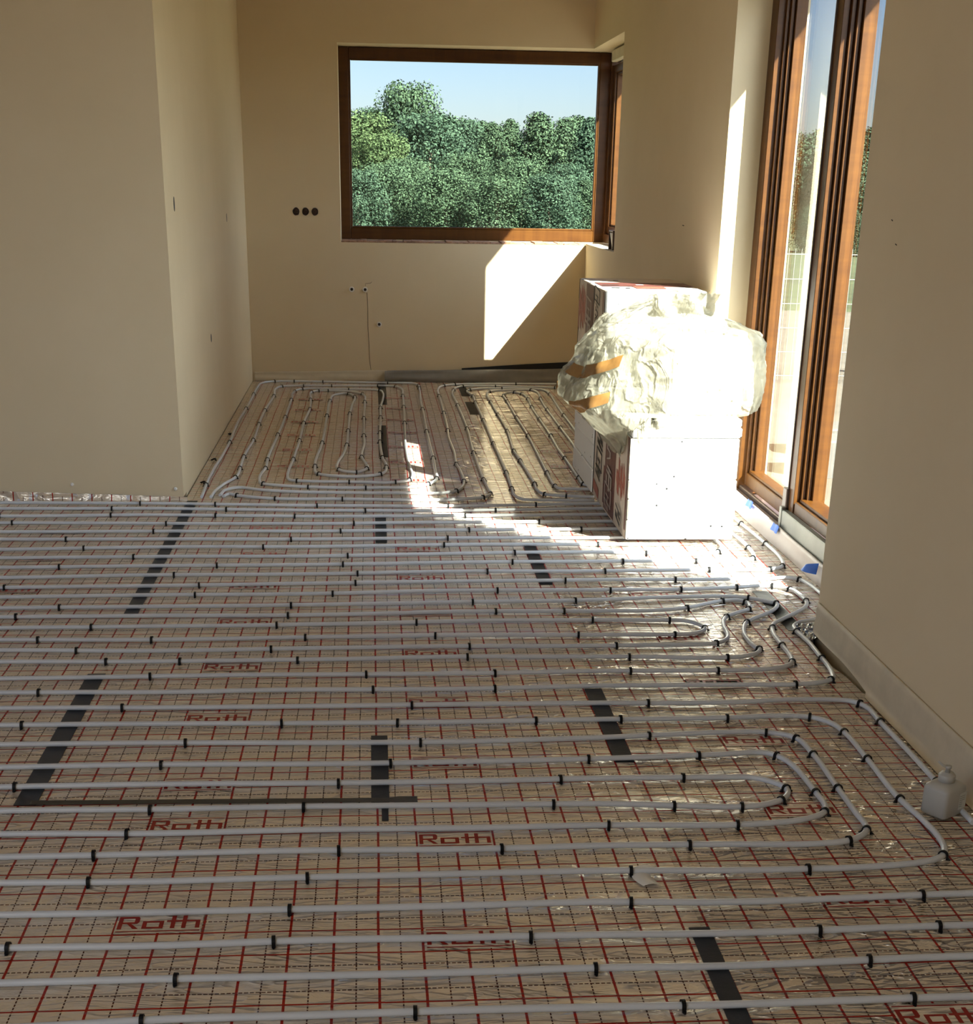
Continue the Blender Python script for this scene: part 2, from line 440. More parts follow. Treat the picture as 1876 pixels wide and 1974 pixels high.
# right wall beyond the door, with the narrow side window
mb = MB()
mb.box((XR, YD, -.06), (2.12, 7.52, ZC)); mb.box((XR, 7.52, -.06), (2.12, YB, 1.118)); mb.box((XR, 7.52, 2.564), (2.12, YB, ZC))
struct('wall_right', mb, P)
mb = MB(); mb.box((XR, 1.7, 2.62), (2.12, YD, ZC)); mb.box((XN, 1.7, 2.62), (XR, 1.95, ZC)); struct('wall_over_door', mb, P)
mb = MB(); mb.box((XN, -5.6, -.06), (2.12, YN, ZC)); struct('wall_right_near', mb, P)
# left walls
mb = MB(); mb.box((-1.32, YL+.12, -.06), (XL, YB, ZC)); mb.box((-1.32, YL, .02), (XL, YL+.12, ZC)); struct('wall_left', mb, P)
mb = MB(); mb.add([(-5.5, YL, .06), (-1.32, YL, .032), (-1.32, YL, ZC), (-5.5, YL, ZC), (-5.5, YL+.3, .06), (-1.32, YL+.3, .032), (-1.32, YL+.3, ZC), (-5.5, YL+.3, ZC)],
                  [(0,1,2,3),(5,4,7,6),(4,0,3,7),(1,5,6,2),(3,2,6,7),(4,5,1,0)]); struct('wall_left_front', mb, P)
# hidden side of the house: left wall with an opening added for light, closed rear wall
mb = MB()
mb.box((-5.6, 2.75, -.06), (-5.35, 4.6, ZC)); mb.box((-5.6, -5.7, -.06), (-5.35, -3.9, ZC)); mb.box((-5.6, -3.9, 2.55), (-5.35, 2.75, ZC)); mb.box((-5.6, -3.9, -.06), (-5.35, 2.75, .12))
struct('wall_left_side', mb, P)
mb = MB(); mb.box((-5.6, -5.75, -.06), (2.12, -5.5, ZC)); struct('wall_rear', mb, P)
# eave outside the door side
mb = MB(); mb.box((2.12, -6.2, 3.14), (2.75, 10.2, 3.34)); struct('roof_eave', mb, MAT['eave'])

# ------------------------------------------------------------------ windows
Wd = MAT['wood']
def frame_xz(mb, x0, x1, z0, z1, w, y0, y1, mi=0, wl=None, wr=None):
    wl = w if wl is None else wl; wr = w if wr is None else wr
    mb.rbox((x0, y0, z0), (x0+wl, y1, z1), .004, mi); mb.rbox((x1-wr, y0, z0), (x1, y1, z1), .004, mi)
    mb.rbox((x0+wl, y0, z0), (x1-wr, y1, z0+w), .004, mi); mb.rbox((x0+wl, y0, z1-w), (x1-wr, y1, z1), .004, mi)
def frame_yz(mb, y0, y1, z0, z1, w, x0, x1, mi=0, w0=None, w1=None):
    w0 = w if w0 is None else w0; w1 = w if w1 is None else w1
    mb.rbox((x0, y0, z0), (x1, y0+w0, z1), .004, mi); mb.rbox((x0, y1-w1, z0), (x1, y1, z1), .004, mi)
    mb.rbox((x0, y0+w0, z0), (x1, y1-w1, z0+w), .004, mi); mb.rbox((x0, y0+w0, z1-w), (x1, y1-w1, z1), .004, mi)
win1 = MB(); frame_xz(win1, -.251, 1.96, 1.120, 2.562, .086, 9.20, 9.29, 0, .086, .095)
w1 = struct('window_1', win1, Wd)
b = MB(); frame_xz(b, -.172, 1.872, 1.199, 2.489, .012, 9.225, 9.265); b.build('window_bead', MAT['rubber'], w1)
b = MB(); frame_xz(b, -.166, 1.866, 1.206, 2.482, .016, 9.203, 9.24); sash1 = b.build('window_sash', Wd, w1)
b = MB(); b.box((-.17, 9.243, 1.2), (1.87, 9.249, 2.488)); b.build('window_pane', MAT['glass_back'], sash1)
win2 = MB(); frame_yz(win2, 7.50, 9.20, 1.120, 2.562, .07, 1.95, 2.03, 0, .12, .05)
w2 = struct('window_2', win2, Wd)
b = MB(); frame_yz(b, 7.62, 9.15, 1.19, 2.47, .06, 1.972, 2.05); frame_yz(b, 7.68, 9.09, 1.25, 2.41, .016, 1.99, 2.06); sash2 = b.build('window_sash', Wd, w2)
b = MB(); b.box((2.030, 7.68, 1.25), (2.036, 9.09, 2.42)); b.build('window_pane', MAT['glass'], sash2)
b = MB(); b.rbox((1.90, 8.2, 2.47), (1.948, 8.86, 2.552), .006); b.build('blind_box', MAT['foam'], w2)

# ------------------------------------------------------------------ sliding terrace door
d1 = MB()
d1.rbox((1.935, 4.222, .05), (2.08, 4.335, 2.62), .003)          # far jamb
d1.rbox((1.935, 1.90, .05), (2.08, 1.985, 2.62), .004)          # near jamb
d1.rbox((1.935, 1.985, 2.54), (2.08, 4.25, 2.62), .004)         # head
door = struct('door_1', d1, Wd)
b = MB()   # track sill with grooves
b.rbox((1.905, 3.24, .03), (1.93, 4.33, .088), .003); b.box((1.93, 3.24, .03), (1.945, 4.33, .062), 1); b.rbox((1.945, 3.24, .03), (1.962, 4.33, .098), .003)
b.box((1.962, 3.24, .03), (1.972, 4.33, .07), 1)
b.rbox((1.93, 1.95, .03), (2.12, 4.33, .045), .002)
b.build('door_track', [MAT['dark_metal'], MAT['rubber']], door)
b = MB()   # far (sliding) sash, set back
b.rbox((1.971, 4.204, .10), (1.986, 4.224, 2.54), .002); b.rbox((1.989, 4.186, .10), (2.006, 4.224, 2.54), .002); b.rbox((2.009, 4.168, .10), (2.06, 4.224, 2.54), .002)
b.rbox((1.972, 3.24, .10), (2.06, 4.205, .168), .004); b.rbox((1.985, 3.24, .168), (2.05, 4.19, .182), .003); b.rbox((1.972, 3.24, 2.46), (2.06, 4.205, 2.54), .003)
slide = b.build('sliding_sash', Wd, door)
b = MB(); b.box((2.026, 3.2, .17), (2.032, 4.19, 2.48)); b.build('door_pane', MAT['glass'], slide)
b = MB()   # meeting stile
b.rbox((1.93, 3.207, .12), (1.957, 3.285, 2.54), .002); b.rbox((1.960, 3.190, .12), (1.978, 3.275, 2.54), .002); b.rbox((1.981, 3.172, .12), (1.999, 3.275, 2.54), .002); b.rbox((2.002, 3.154, .12), (2.06, 3.275, 2.54), .002)
b.build('meeting_stile', Wd, door)
b = MB()
b.rbox((1.924, 3.285, .14), (1.944, 3.297, 2.54), .002); b.rbox((1.915, 3.275, .088), (1.955, 3.335, .275), .004)
b.build('stile_cover', MAT['dark_metal'], door)
b = MB()   # near fixed sash
b.rbox((1.945, 1.985, .12), (2.06, 2.09, 2.54), .004); b.rbox((1.935, 1.985, .175), (2.05, 3.2, .232), .004); b.rbox((1.955, 2.05, .232), (2.045, 3.19, .246), .003); b.rbox((1.945, 1.985, 2.46), (2.06, 3.2, 2.54), .003)
fixed = b.build('fixed_sash', Wd, door)
b = MB(); b.box((2.026, 2.06, .23), (2.032, 3.18, 2.48)); b.build('door_pane', MAT['glass'], fixed)
b = MB(); b.rbox((1.902, 1.93, .045), (1.936, 3.30, .178), .004); b.rbox((1.898, 3.275, .035), (1.94, 3.31, .19), .003); b.build('threshold_cover', MAT['alu'], door)

# ------------------------------------------------------------------ floor foil sheets with printed lettering
def letters(mb, x0, yc, w, h, z, mi):
    """ROTH-like wordmark of flat blocks: R, o, joined t and h."""
    def q(a, b, c, d): mb.add([(x0+a*w, yc+(b-.5)*h, z), (x0+c*w, yc+(b-.5)*h, z), (x0+c*w, yc+(d-.5)*h, z), (x0+a*w, yc+(d-.5)*h, z)], [(0,1,2,3)], mi)
    def poly(pts): mb.add([(x0+a*w, yc+(b-.5)*h, z) for a, b in pts], [tuple(range(len(pts)))], mi)
    q(.035, 0, .085, 1); q(.085, .86, .215, 1); poly([(.215, 1), (.215, .42), (.25, .42), (.27, .55), (.27, .88), (.25, 1)]); q(.085, .42, .215, .56)
    poly([(.135, .42), (.185, .42), (.275, 0), (.215, 0)])
    q(.31, 0, .36, .62); q(.36, 0, .50, .14); q(.50, 0, .55, .62); q(.36, .49, .50, .62)
    q(.63, 0, .68, 1.02); q(.755, 0, .805, 1.02); q(.58, .52, .63, .66); q(.68, .52, .755, .66); q(.805, .52, .96, .66); q(.91, 0, .96, .52)
def foil_sheet(name, label, outline, mat, z, texts, upstand=None):
    xs = [p[0] for p in outline]; ys = [p[1] for p in outline]
    mb = MB()
    # outline is given as rows (y, xmin, xmax), interpolated
    rows = outline
    step = .06
    y0, y1 = rows[0][0], rows[-1][0]
    ny = int((y1-y0)/step)+1
    ncol = max(8, int(max(r[2]-r[1] for r in rows)/step))
    grid = []; vs = []
    ya_ = sorted(set([y0 + (y1-y0)*i/ny for i in range(ny+1)] + [r[0] for r in rows]))
    for y in ya_:
        for (ra_, rb_) in zip(rows, rows[1:]):
            if ra_[0] <= y <= rb_[0]:
                t = (y-ra_[0])/max(1e-9, rb_[0]-ra_[0]); xa = ra_[1]+(rb_[1]-ra_[1])*t; xb = ra_[2]+(rb_[2]-ra_[2])*t; break
        for i in range(ncol+1):
            x = xa+(xb-xa)*i/ncol
            zz = z + .0011*(1+fbm(x*1.0, y*2.2, 1.3, 5.0)) + .0006*fbm(x, y, 4, 17)
            vs.append((x, y, zz))
    fs = []
    for j in range(len(ya_)-1):
        for i in range(ncol):
            a = j*(ncol+1)+i; fs.append((a, a+1, a+ncol+2, a+ncol+1))
    mb.add(vs, fs, 0, True)
    if upstand:
        xa, xb, ya2, h0, h1 = upstand
        n = 40; v2 = []
        for i in range(n+1):
            x = xa+(xb-xa)*i/n; h = h0+(h1-h0)*i/n
            v2 += [(x, ya2, z+.001), (x, ya2+.006+.003*fbm(x, 0, 0, 6), z+h)]
        mb.add(v2, [(2*i, 2*i+2, 2*i+3, 2*i+1) for i in range(n)], 0, True)
    for (tx, tw, ty) in texts:
        zt = z+.0032
        mb.add([(tx+.0028, ty-.0465, zt-.0004), (tx+tw-.0028, ty-.0465, zt-.0004), (tx+tw-.0028, ty+.0465, zt-.0004), (tx+.0028, ty+.0465, zt-.0004)], [(0,1,2,3)], 1)
        letters(mb, tx, ty, tw, .055, zt, 2)
        for s_ in (-1, 1):
            yy = ty+s_*.0385
            mb.add([(tx+.006, yy-.002, zt), (tx+tw-.006, yy-.002, zt), (tx+tw-.006, yy+.002, zt), (tx+.006, yy+.002, zt)], [(0,1,2,3)], 2)
    o = mb.build(name, [mat, MAT['foil_plain'], MAT['ink']])
    return tag(o, label, 'foil sheet')
def txt(x, ys): return [(x, .2, y) for y in ys]
foil_sheet('insulation_foil', 'silver red-gridded foil sheet down the middle of the floor, right of the central tape', [(-5.4, -.005, .735), (8.87, -.005, .735)], MAT['foil_b'], 0,
           txt(.0895, [-.25+.5*j for j in range(-6, 9)] + [4.80, 5.33, 5.85, 6.37, 6.89, 7.41, 7.93]))
foil_sheet('insulation_foil', 'silver red-gridded foil sheet nearest the camera, below the black cross tape', [(-5.4, -.965, .0), (.49, -.965, .0)], MAT['foil_b'], .0004,
           txt(-.611, [-.15-.5*j for j in range(0, 8)] + [.36]))
foil_sheet('insulation_foil', 'silver red-gridded foil sheet running to the back room between left tape and central tape', [(.49, -.965, .0), (4.26, -.965, .0), (4.30, -.998, .0), (8.87, -.998, .0)], MAT['foil_b'], .0002,
           txt(-.611, [.62, 1.13, 1.62, 2.14, 2.64, 3.16, 3.66]) + txt(-.58, [5.2, 5.73, 6.26, 6.79, 7.32, 7.84]))
foil_sheet('insulation_foil', 'silver red-gridded foil sheet at far left, turned up against the left wall', [(-5.4, -5.2, -.96), (4.275, -5.2, -.96)], MAT['foil_c'], .0006,
           txt(-1.578, [-.4+.5*j for j in range(-8, 10)]), (-5.2, -.985, 4.276, .15, .02))
foil_sheet('insulation_foil', 'creased shiny foil sheet along the door and under the white packages', [(-5.4, .73, 1.652), (.6, .73, 1.655), (1.22, .73, 1.655), (1.30, .73, 1.632), (1.46, .73, 1.628), (1.62, .73, 1.606), (1.74, .73, 1.600), (1.95, .73, 1.66), (1.97, .73, 1.885), (4.312, .73, 1.885), (4.318, .73, 1.755), (8.87, .73, 1.755)], MAT['foil_d'], .0003,
           txt(1.048, [-.61+.5*j for j in range(-6, 5)] + [1.42, 1.9, 2.47, 5.2, 5.7]))

# ------------------------------------------------------------------ traced floor layout (metres on the floor: pipe centre lines, then clip x, y, angle)
PIPES = {
 'G': ([(-1.912,-0.112),(-0.812,-0.114),(-0.519,-0.117),(-0.161,-0.118),(0.202,-0.119),(0.509,-0.116),(0.818,-0.13),(1.349,-0.115),(1.632,-0.115)],
   [(-0.217,-0.118,0),(0.585,-0.119,-3),(1.294,-0.116,1)]),
 'H': ([(-1.879,-0.254),(-0.779,-0.261),(-0.497,-0.267),(-0.156,-0.259),(0.192,-0.265),(0.485,-0.267),(0.782,-0.272),(1.29,-0.263),(1.632,-0.263)],
   [(-0.823,-0.26,-1),(-0.245,-0.26,2),(0.33,-0.266,0),(0.994,-0.269,1),(1.277,-0.263,1)]),
 'I': ([(-1.847,-0.405),(-0.747,-0.404),(-0.478,-0.404),(-0.151,-0.407),(0.182,-0.409),(0.464,-0.405),(0.748,-0.41),(1.236,-0.397),(1.632,-0.397)],
   [(-0.441,-0.404,0),(0.456,-0.405,0),(1.065,-0.401,2)]),
 'J': ([(-1.809,-0.585),(-0.709,-0.57),(-0.457,-0.556),(-0.145,-0.555),(0.172,-0.553),(0.44,-0.555),(0.711,-0.559),(1.173,-0.555),(1.632,-0.555)],
   [(-0.489,-0.557,3),(0.061,-0.553,0),(0.615,-0.558,-1),(1.106,-0.555,1)]),
 'U1': ([(-2.075,0.605),(-0.975,0.605),(-0.62,0.606),(-0.188,0.596),(0.25,0.594),(0.622,0.6),(0.989,0.594),(1.065,0.588),(1.113,0.555),(1.139,0.518),(1.137,0.479),(1.106,0.434),(1.034,0.401),(0.981,0.395),(0.941,0.396),(0.595,0.429),(0.239,0.436),(-0.182,0.443),(-0.597,0.442),(-0.939,0.448),(-2.039,0.453)],
   [(-1.011,0.605,0),(-0.119,0.595,-1),(0.51,0.599,1),(0.865,0.598,-1),(1.141,0.509,-82),(1.104,0.432,-143),(0.984,0.395,-178),(0.799,0.41,174),(0.47,0.433,179),(-0.209,0.443,180),(-0.618,0.442,179)]),
 'U2': ([(-2.105,0.738),(-1.005,0.742),(-0.64,0.745),(-0.193,0.732),(0.26,0.734),(0.644,0.743),(1.031,0.762),(1.133,0.77),(1.177,0.747),(1.206,0.676),(1.217,0.481),(1.215,0.385),(1.195,0.344),(1.135,0.31),(1.058,0.293),(0.913,0.283),(0.574,0.297),(0.23,0.294),(-0.177,0.3),(-0.577,0.296),(-0.907,0.307),(-2.007,0.318)],
   [(-0.631,0.745,-1),(0.029,0.732,0),(0.613,0.742,2),(0.946,0.757,3),(1.179,0.744,-51),(1.217,0.478,-89),(1.202,0.353,-122),(0.944,0.284,-178),(0.6,0.296,178),(-0.656,0.298,178)]),
 'U3': ([(-2.151,0.913),(-1.051,0.912),(-0.671,0.911),(-0.207,0.894),(0.262,0.888),(0.662,0.906),(1.073,0.933),(1.197,0.929),(1.275,0.883),(1.293,0.752),(1.289,0.505),(1.286,0.349),(1.285,0.255),(1.266,0.217),(1.215,0.18),(1.126,0.165),(0.885,0.171),(0.556,0.178),(0.221,0.171),(-0.172,0.181),(-0.56,0.181),(-0.878,0.179),(-1.978,0.177)],
   [(-0.582,0.908,-2),(0.122,0.888,0),(0.828,0.918,4),(1.198,0.929,-17),(1.278,0.877,-62),(1.293,0.75,-88),(1.289,0.505,-91),(1.279,0.238,-115),(1.212,0.179,-160),(0.79,0.174,178),(0.304,0.172,-179),(-0.11,0.18,178),(-0.719,0.18,-180)]),
 'U4': ([(-2.187,1.072),(-1.087,1.07),(-0.693,1.068),(-0.213,1.055),(0.273,1.05),(0.686,1.058),(1.103,1.055),(1.277,1.067),(1.377,1.054),(1.426,1.004),(1.444,0.931),(1.446,0.717),(1.439,0.445),(1.452,0.301),(1.457,0.205),(1.447,0.129),(1.423,0.082),(1.363,0.052),(1.186,0.031),(1.064,0.029),(0.85,0.028),(0.534,0.041),(0.212,0.039),(-0.167,0.038),(-0.54,0.034),(-0.847,0.041),(-1.947,0.047)],
   [(-1.099,1.07,0),(-0.305,1.057,-2),(0.056,1.051,-1),(0.492,1.054,2),(0.763,1.058,-1),(1.106,1.055,3),(1.375,1.055,-23),(1.445,0.923,-85),(1.446,0.711,-91),(1.44,0.426,-87),(1.427,0.086,-132),(1.058,0.029,-179),(0.613,0.038,178),(-0.183,0.038,-179),(-0.705,0.038,178)]),
 'U5': ([(-2.22,1.221),(-1.12,1.216),(-0.713,1.208),(-0.219,1.204),(0.283,1.203),(0.708,1.204),(1.136,1.192),(1.363,1.213),(1.538,1.202),(1.574,1.178),(1.592,1.127),(1.59,1.01),(1.592,0.752),(1.589,0.548),(1.583,0.409),(1.584,0.271)],
   [(-0.818,1.21,-1),(0.105,1.203,0),(0.878,1.198,-3),(1.579,1.17,-61),(1.59,1.006,-90),(1.589,0.539,-92)]),
 'U6': ([(-2.253,1.364),(-1.153,1.358),(-0.733,1.35),(-0.225,1.357),(0.293,1.347),(0.734,1.368),(0.928,1.364),(1.271,1.359),(1.423,1.359),(1.52,1.381),(1.564,1.41),(1.579,1.455),(1.591,1.539),(1.595,1.642),(1.601,1.808),(1.595,1.953),(1.604,2.009),(1.636,2.053),(1.682,2.076),(1.726,2.088),(1.86,2.088)],
   [(-1.111,1.357,-1),(-0.02,1.353,-2),(0.387,1.35,2),(1.418,1.359,5),(1.555,1.401,38),(1.595,1.629,88),(1.595,1.944,89)]),
 'U7': ([(-2.504,2.454),(-1.404,2.465),(-0.895,2.483),(-0.268,2.485),(0.371,2.525),(0.913,2.519),(1.154,2.521),(1.276,2.526),(1.522,2.552),(1.59,2.566),(1.676,2.564),(1.738,2.51),(1.752,2.428),(1.753,2.342),(1.726,2.265),(1.669,2.191),(1.586,2.1),(1.535,2.043),(1.514,1.993),(1.496,1.9),(1.491,1.787),(1.488,1.667),(1.48,1.607),(1.458,1.564),(1.405,1.528),(1.311,1.51),(1.186,1.506),(0.957,1.51),(0.757,1.515),(0.303,1.501),(-0.23,1.506),(-0.755,1.505),(-1.184,1.495),(-2.284,1.488)],
   [(-0.737,2.484,0),(-0.181,2.489,4),(0.499,2.526,0),(0.972,2.519,0),(1.272,2.526,4),(1.516,2.551,8),(1.672,2.565,-17),(1.734,2.516,-58),(1.753,2.346,-97),(1.514,1.992,-106),(1.491,1.777,-92),(1.474,1.59,-112),(1.185,1.506,-180),(0.876,1.513,178),(0.4,1.503,-178),(-0.043,1.504,179),(-0.774,1.505,-179)]),
 'U8': ([(-2.47,2.312),(-1.37,2.316),(-0.871,2.321),(-0.262,2.331),(0.36,2.358),(0.891,2.377),(1.131,2.404),(1.3,2.418),(1.439,2.42),(1.524,2.394),(1.592,2.338),(1.619,2.312),(1.607,2.265),(1.56,2.193),(1.468,2.103),(1.427,2.052),(1.393,1.958),(1.38,1.867),(1.385,1.761),(1.394,1.732),(1.369,1.687),(1.313,1.656),(1.255,1.646),(1.128,1.644),(0.986,1.659),(0.781,1.669),(0.315,1.679),(-0.237,1.662),(-0.777,1.659),(-1.223,1.667),(-2.323,1.673)],
   [(-1.242,2.317,0),(-0.342,2.329,1),(0.384,2.359,2),(0.803,2.372,3),(1.525,2.393,-31),(1.619,2.313,-68),(1.433,2.062,-124),(1.394,1.738,-79),(1.253,1.646,-175),(0.899,1.664,177),(0.317,1.679,180),(-0.284,1.661,-179),(-0.693,1.659,180),(-0.948,1.662,179)]),
 'U9': ([(-2.444,2.196),(-1.344,2.198),(-0.854,2.2),(-0.257,2.195),(0.351,2.229),(0.867,2.226),(1.096,2.224),(1.245,2.262),(1.345,2.322),(1.41,2.356),(1.474,2.362),(1.5,2.333),(1.501,2.284),(1.482,2.233),(1.43,2.19),(1.373,2.138),(1.346,2.086),(1.327,1.997),(1.318,1.905),(1.302,1.857),(1.255,1.811),(1.162,1.796),(1.012,1.794),(0.8,1.792),(0.323,1.797),(-0.241,1.789),(-0.794,1.774),(-1.252,1.794),(-2.352,1.807)],
   [(-1.381,2.198,0),(-0.347,2.194,0),(0.466,2.23,0),(0.738,2.228,-1),(1.239,2.26,22),(1.407,2.355,19),(1.499,2.336,-66),(1.484,2.237,-123),(1.37,2.134,-126),(1.251,1.809,-157),(0.873,1.792,-180),(0.332,1.797,180),(-0.385,1.785,-178),(-1.073,1.786,177)]),
 'U10': ([(-2.413,2.059),(-1.313,2.061),(-0.835,2.064),(-0.253,2.075),(0.343,2.103),(0.849,2.108),(1.072,2.099),(1.134,2.097),(1.188,2.09),(1.23,2.05),(1.25,1.999),(1.237,1.96),(1.191,1.926),(1.118,1.916),(1.037,1.918),(0.82,1.921),(0.332,1.928),(-0.246,1.919),(-0.812,1.902),(-1.279,1.914),(-2.379,1.922)],
   [(-1.072,2.062,0),(-0.383,2.071,1),(0.149,2.095,3),(0.834,2.108,-1),(1.135,2.097,-3),(1.25,1.991,-97),(1.118,1.916,-177),(0.752,1.922,179),(0.214,1.927,-180),(-0.268,1.918,-178),(-0.826,1.902,180),(-1.236,1.913,179)]),
 'U11': ([(-2.536,2.596),(-1.436,2.604),(-0.914,2.618),(-0.275,2.642),(0.38,2.664),(0.937,2.675),(1.456,2.677),(1.573,2.678),(1.672,2.68),(1.753,2.696),(1.817,2.674),(1.84,2.595),(1.848,2.474),(1.851,2.391)],
   [(-1.521,2.603,1),(-0.737,2.624,2),(-0.09,2.649,2),(0.803,2.673,1),(1.28,2.677,0),(1.821,2.669,-53)]),
 'U12': ([(-2.571,2.743),(-1.471,2.758),(-0.937,2.784),(-0.28,2.79),(0.391,2.821),(0.959,2.818),(1.493,2.83),(1.671,2.828),(1.742,2.838),(1.808,2.887),(1.831,2.955),(1.845,3.084),(1.844,3.306),(1.83,3.704),(1.827,3.827),(1.8,4.25)],
   [(-0.86,2.786,1),(-0.082,2.798,3),(0.48,2.822,0),(0.996,2.818,1),(1.463,2.83,1),(1.739,2.837,20),(1.809,2.888,57),(1.844,3.294,91),(1.83,3.698,92)]),
 'U13': ([(-2.608,2.911),(-1.508,2.92),(-0.959,2.935),(-0.286,2.945),(0.401,2.974),(0.985,2.982),(1.528,2.977),(1.621,2.983),(1.669,2.994),(1.715,3.032),(1.732,3.097),(1.741,3.232),(1.741,3.359),(1.734,3.484),(1.733,3.558),(1.72,4.1)],
   [(-1.367,2.923,1),(-0.696,2.939,1),(-0.147,2.95,2),(0.606,2.979,1),(1.104,2.981,-1),(1.437,2.977,0),(1.712,3.028,54),(1.741,3.22,88)]),
 'U14': ([(-2.644,3.075),(-1.544,3.081),(-0.981,3.091),(-0.292,3.091),(0.411,3.131),(1.01,3.144),(1.434,3.101),(1.564,3.13),(1.593,3.172),(1.619,3.246),(1.623,3.296),(1.593,3.546)],
   [(-1.077,3.09,1),(-0.129,3.098,3),(0.631,3.14,2),(1.237,3.119,-8),(1.578,3.143,51)]),
 'U16': ([(-2.679,3.217),(-1.579,3.232),(-1.005,3.26),(-0.299,3.259),(0.422,3.292),(1.032,3.285),(1.42,3.285)],
   [(-1.324,3.244,3),(-0.517,3.258,0),(0.316,3.289,2),(1.039,3.285,0)]),
 'U17': ([(-2.72,3.417),(-1.62,3.414),(-1.026,3.408),(-0.304,3.4),(0.431,3.418),(1.052,3.412),(1.42,3.412)],
   [(-1.437,3.413,-1),(-0.398,3.4,0),(0.34,3.417,1)]),
 'U18': ([(-2.753,3.558),(-1.653,3.559),(-1.048,3.562),(-0.31,3.56),(0.441,3.58),(1.079,3.588),(1.42,3.588)],
   [(-1.057,3.562,0),(-0.17,3.563,1),(0.452,3.58,1),(1.003,3.587,0)]),
 'U19': ([(-2.794,3.749),(-1.694,3.741),(-1.071,3.722),(-0.316,3.717),(0.452,3.739),(1.105,3.754),(1.42,3.754)],
   [(-1.76,3.742,-1),(-1.02,3.721,-1),(-0.108,3.721,2),(0.815,3.748,1)]),
 'U20': ([(-2.827,3.877),(-1.727,3.886),(-1.097,3.905),(-0.322,3.872),(0.461,3.882),(1.129,3.908),(1.42,3.908)],
   [(-1.853,3.884,1),(-1.316,3.901,2),(-0.798,3.894,-3),(-0.403,3.874,-1),(0.454,3.882,1)]),
 'U21': ([(-2.864,4.05),(-1.764,4.049),(-1.117,4.046),(-0.327,4.004),(0.469,4),(1.15,4.043),(1.42,4.043)],
   [(-1.336,4.05,0),(-0.759,4.027,-4),(-0.052,3.998,-1),(0.619,4.007,3)]),
 'U22': ([(-2.895,4.189),(-1.795,4.182),(-1.134,4.164),(-0.332,4.116),(0.476,4.107),(1.168,4.161),(1.42,4.161)],
   [(-1.213,4.167,-2),(-0.827,4.146,-4),(-0.302,4.115,-2),(0.38,4.105,1),(0.842,4.134,5)]),
 'spiral': ([(-0.916,4.322),(-0.927,4.64),(-0.93,5.08),(-0.922,5.49),(-0.921,5.956),(-0.932,6.375),(-0.937,6.744),(-0.93,7.315),(-0.931,8.063),(-0.931,8.406),(-0.904,8.686),(-0.805,8.775),(-0.417,8.767),(0.128,8.715),(0.327,8.699),(0.369,8.602),(0.375,8.363),(0.361,7.697),(0.362,7.372),(0.355,6.4),(0.356,5.755),(0.358,5.423),(0.354,5.015),(0.353,4.824),(0.316,4.687),(0.22,4.586),(-0.054,4.553),(-0.368,4.575),(-0.618,4.662),(-0.646,4.763),(-0.65,4.914),(-0.635,5.107),(-0.642,5.374),(-0.632,6.236),(-0.624,6.966),(-0.625,7.77),(-0.622,8.209),(-0.556,8.341),(-0.197,8.331),(0.042,8.289),(0.077,8.122),(0.074,7.815),(0.052,7.402),(0.049,6.964),(0.041,6.361),(0.038,5.986),(0.049,5.446),(0.069,5.161),(0.045,4.953),(-0.055,4.869),(-0.149,4.857),(-0.316,4.927),(-0.351,5.183),(-0.332,5.95),(-0.333,7.047),(-0.33,7.717),(-0.297,8.041),(-0.214,8.111),(-0.147,7.958),(-0.158,7.557),(-0.171,7.126),(-0.173,6.389),(-0.174,5.879),(-0.189,5.552),(-0.217,5.286),(-0.218,5.097),(-0.175,5.012),(-0.103,4.988),(-0.044,5.098),(-0.054,5.262),(-0.079,5.472),(-0.063,5.895),(-0.067,6.231),(-0.069,6.907),(-0.065,7.683),(-0.066,7.961),(-0.096,8.115),(-0.196,8.225),(-0.465,8.215),(-0.478,7.796),(-0.465,7.309),(-0.484,6.72),(-0.481,6.038),(-0.488,5.388),(-0.496,4.891),(-0.475,4.764),(-0.44,4.741),(-0.147,4.708),(0.122,4.709),(0.193,4.766),(0.216,4.906),(0.208,5.137),(0.199,5.557),(0.199,5.869),(0.215,6.736),(0.226,7.447),(0.232,8.016),(0.227,8.381),(0.169,8.521),(0.037,8.54),(-0.335,8.525),(-0.73,8.485),(-0.777,8.341),(-0.769,7.958),(-0.788,7.261),(-0.787,6.644),(-0.777,6.033),(-0.79,5.465),(-0.782,5.106),(-0.784,4.843),(-0.831,4.651),(-0.859,4.488),(-0.868,4.322)],
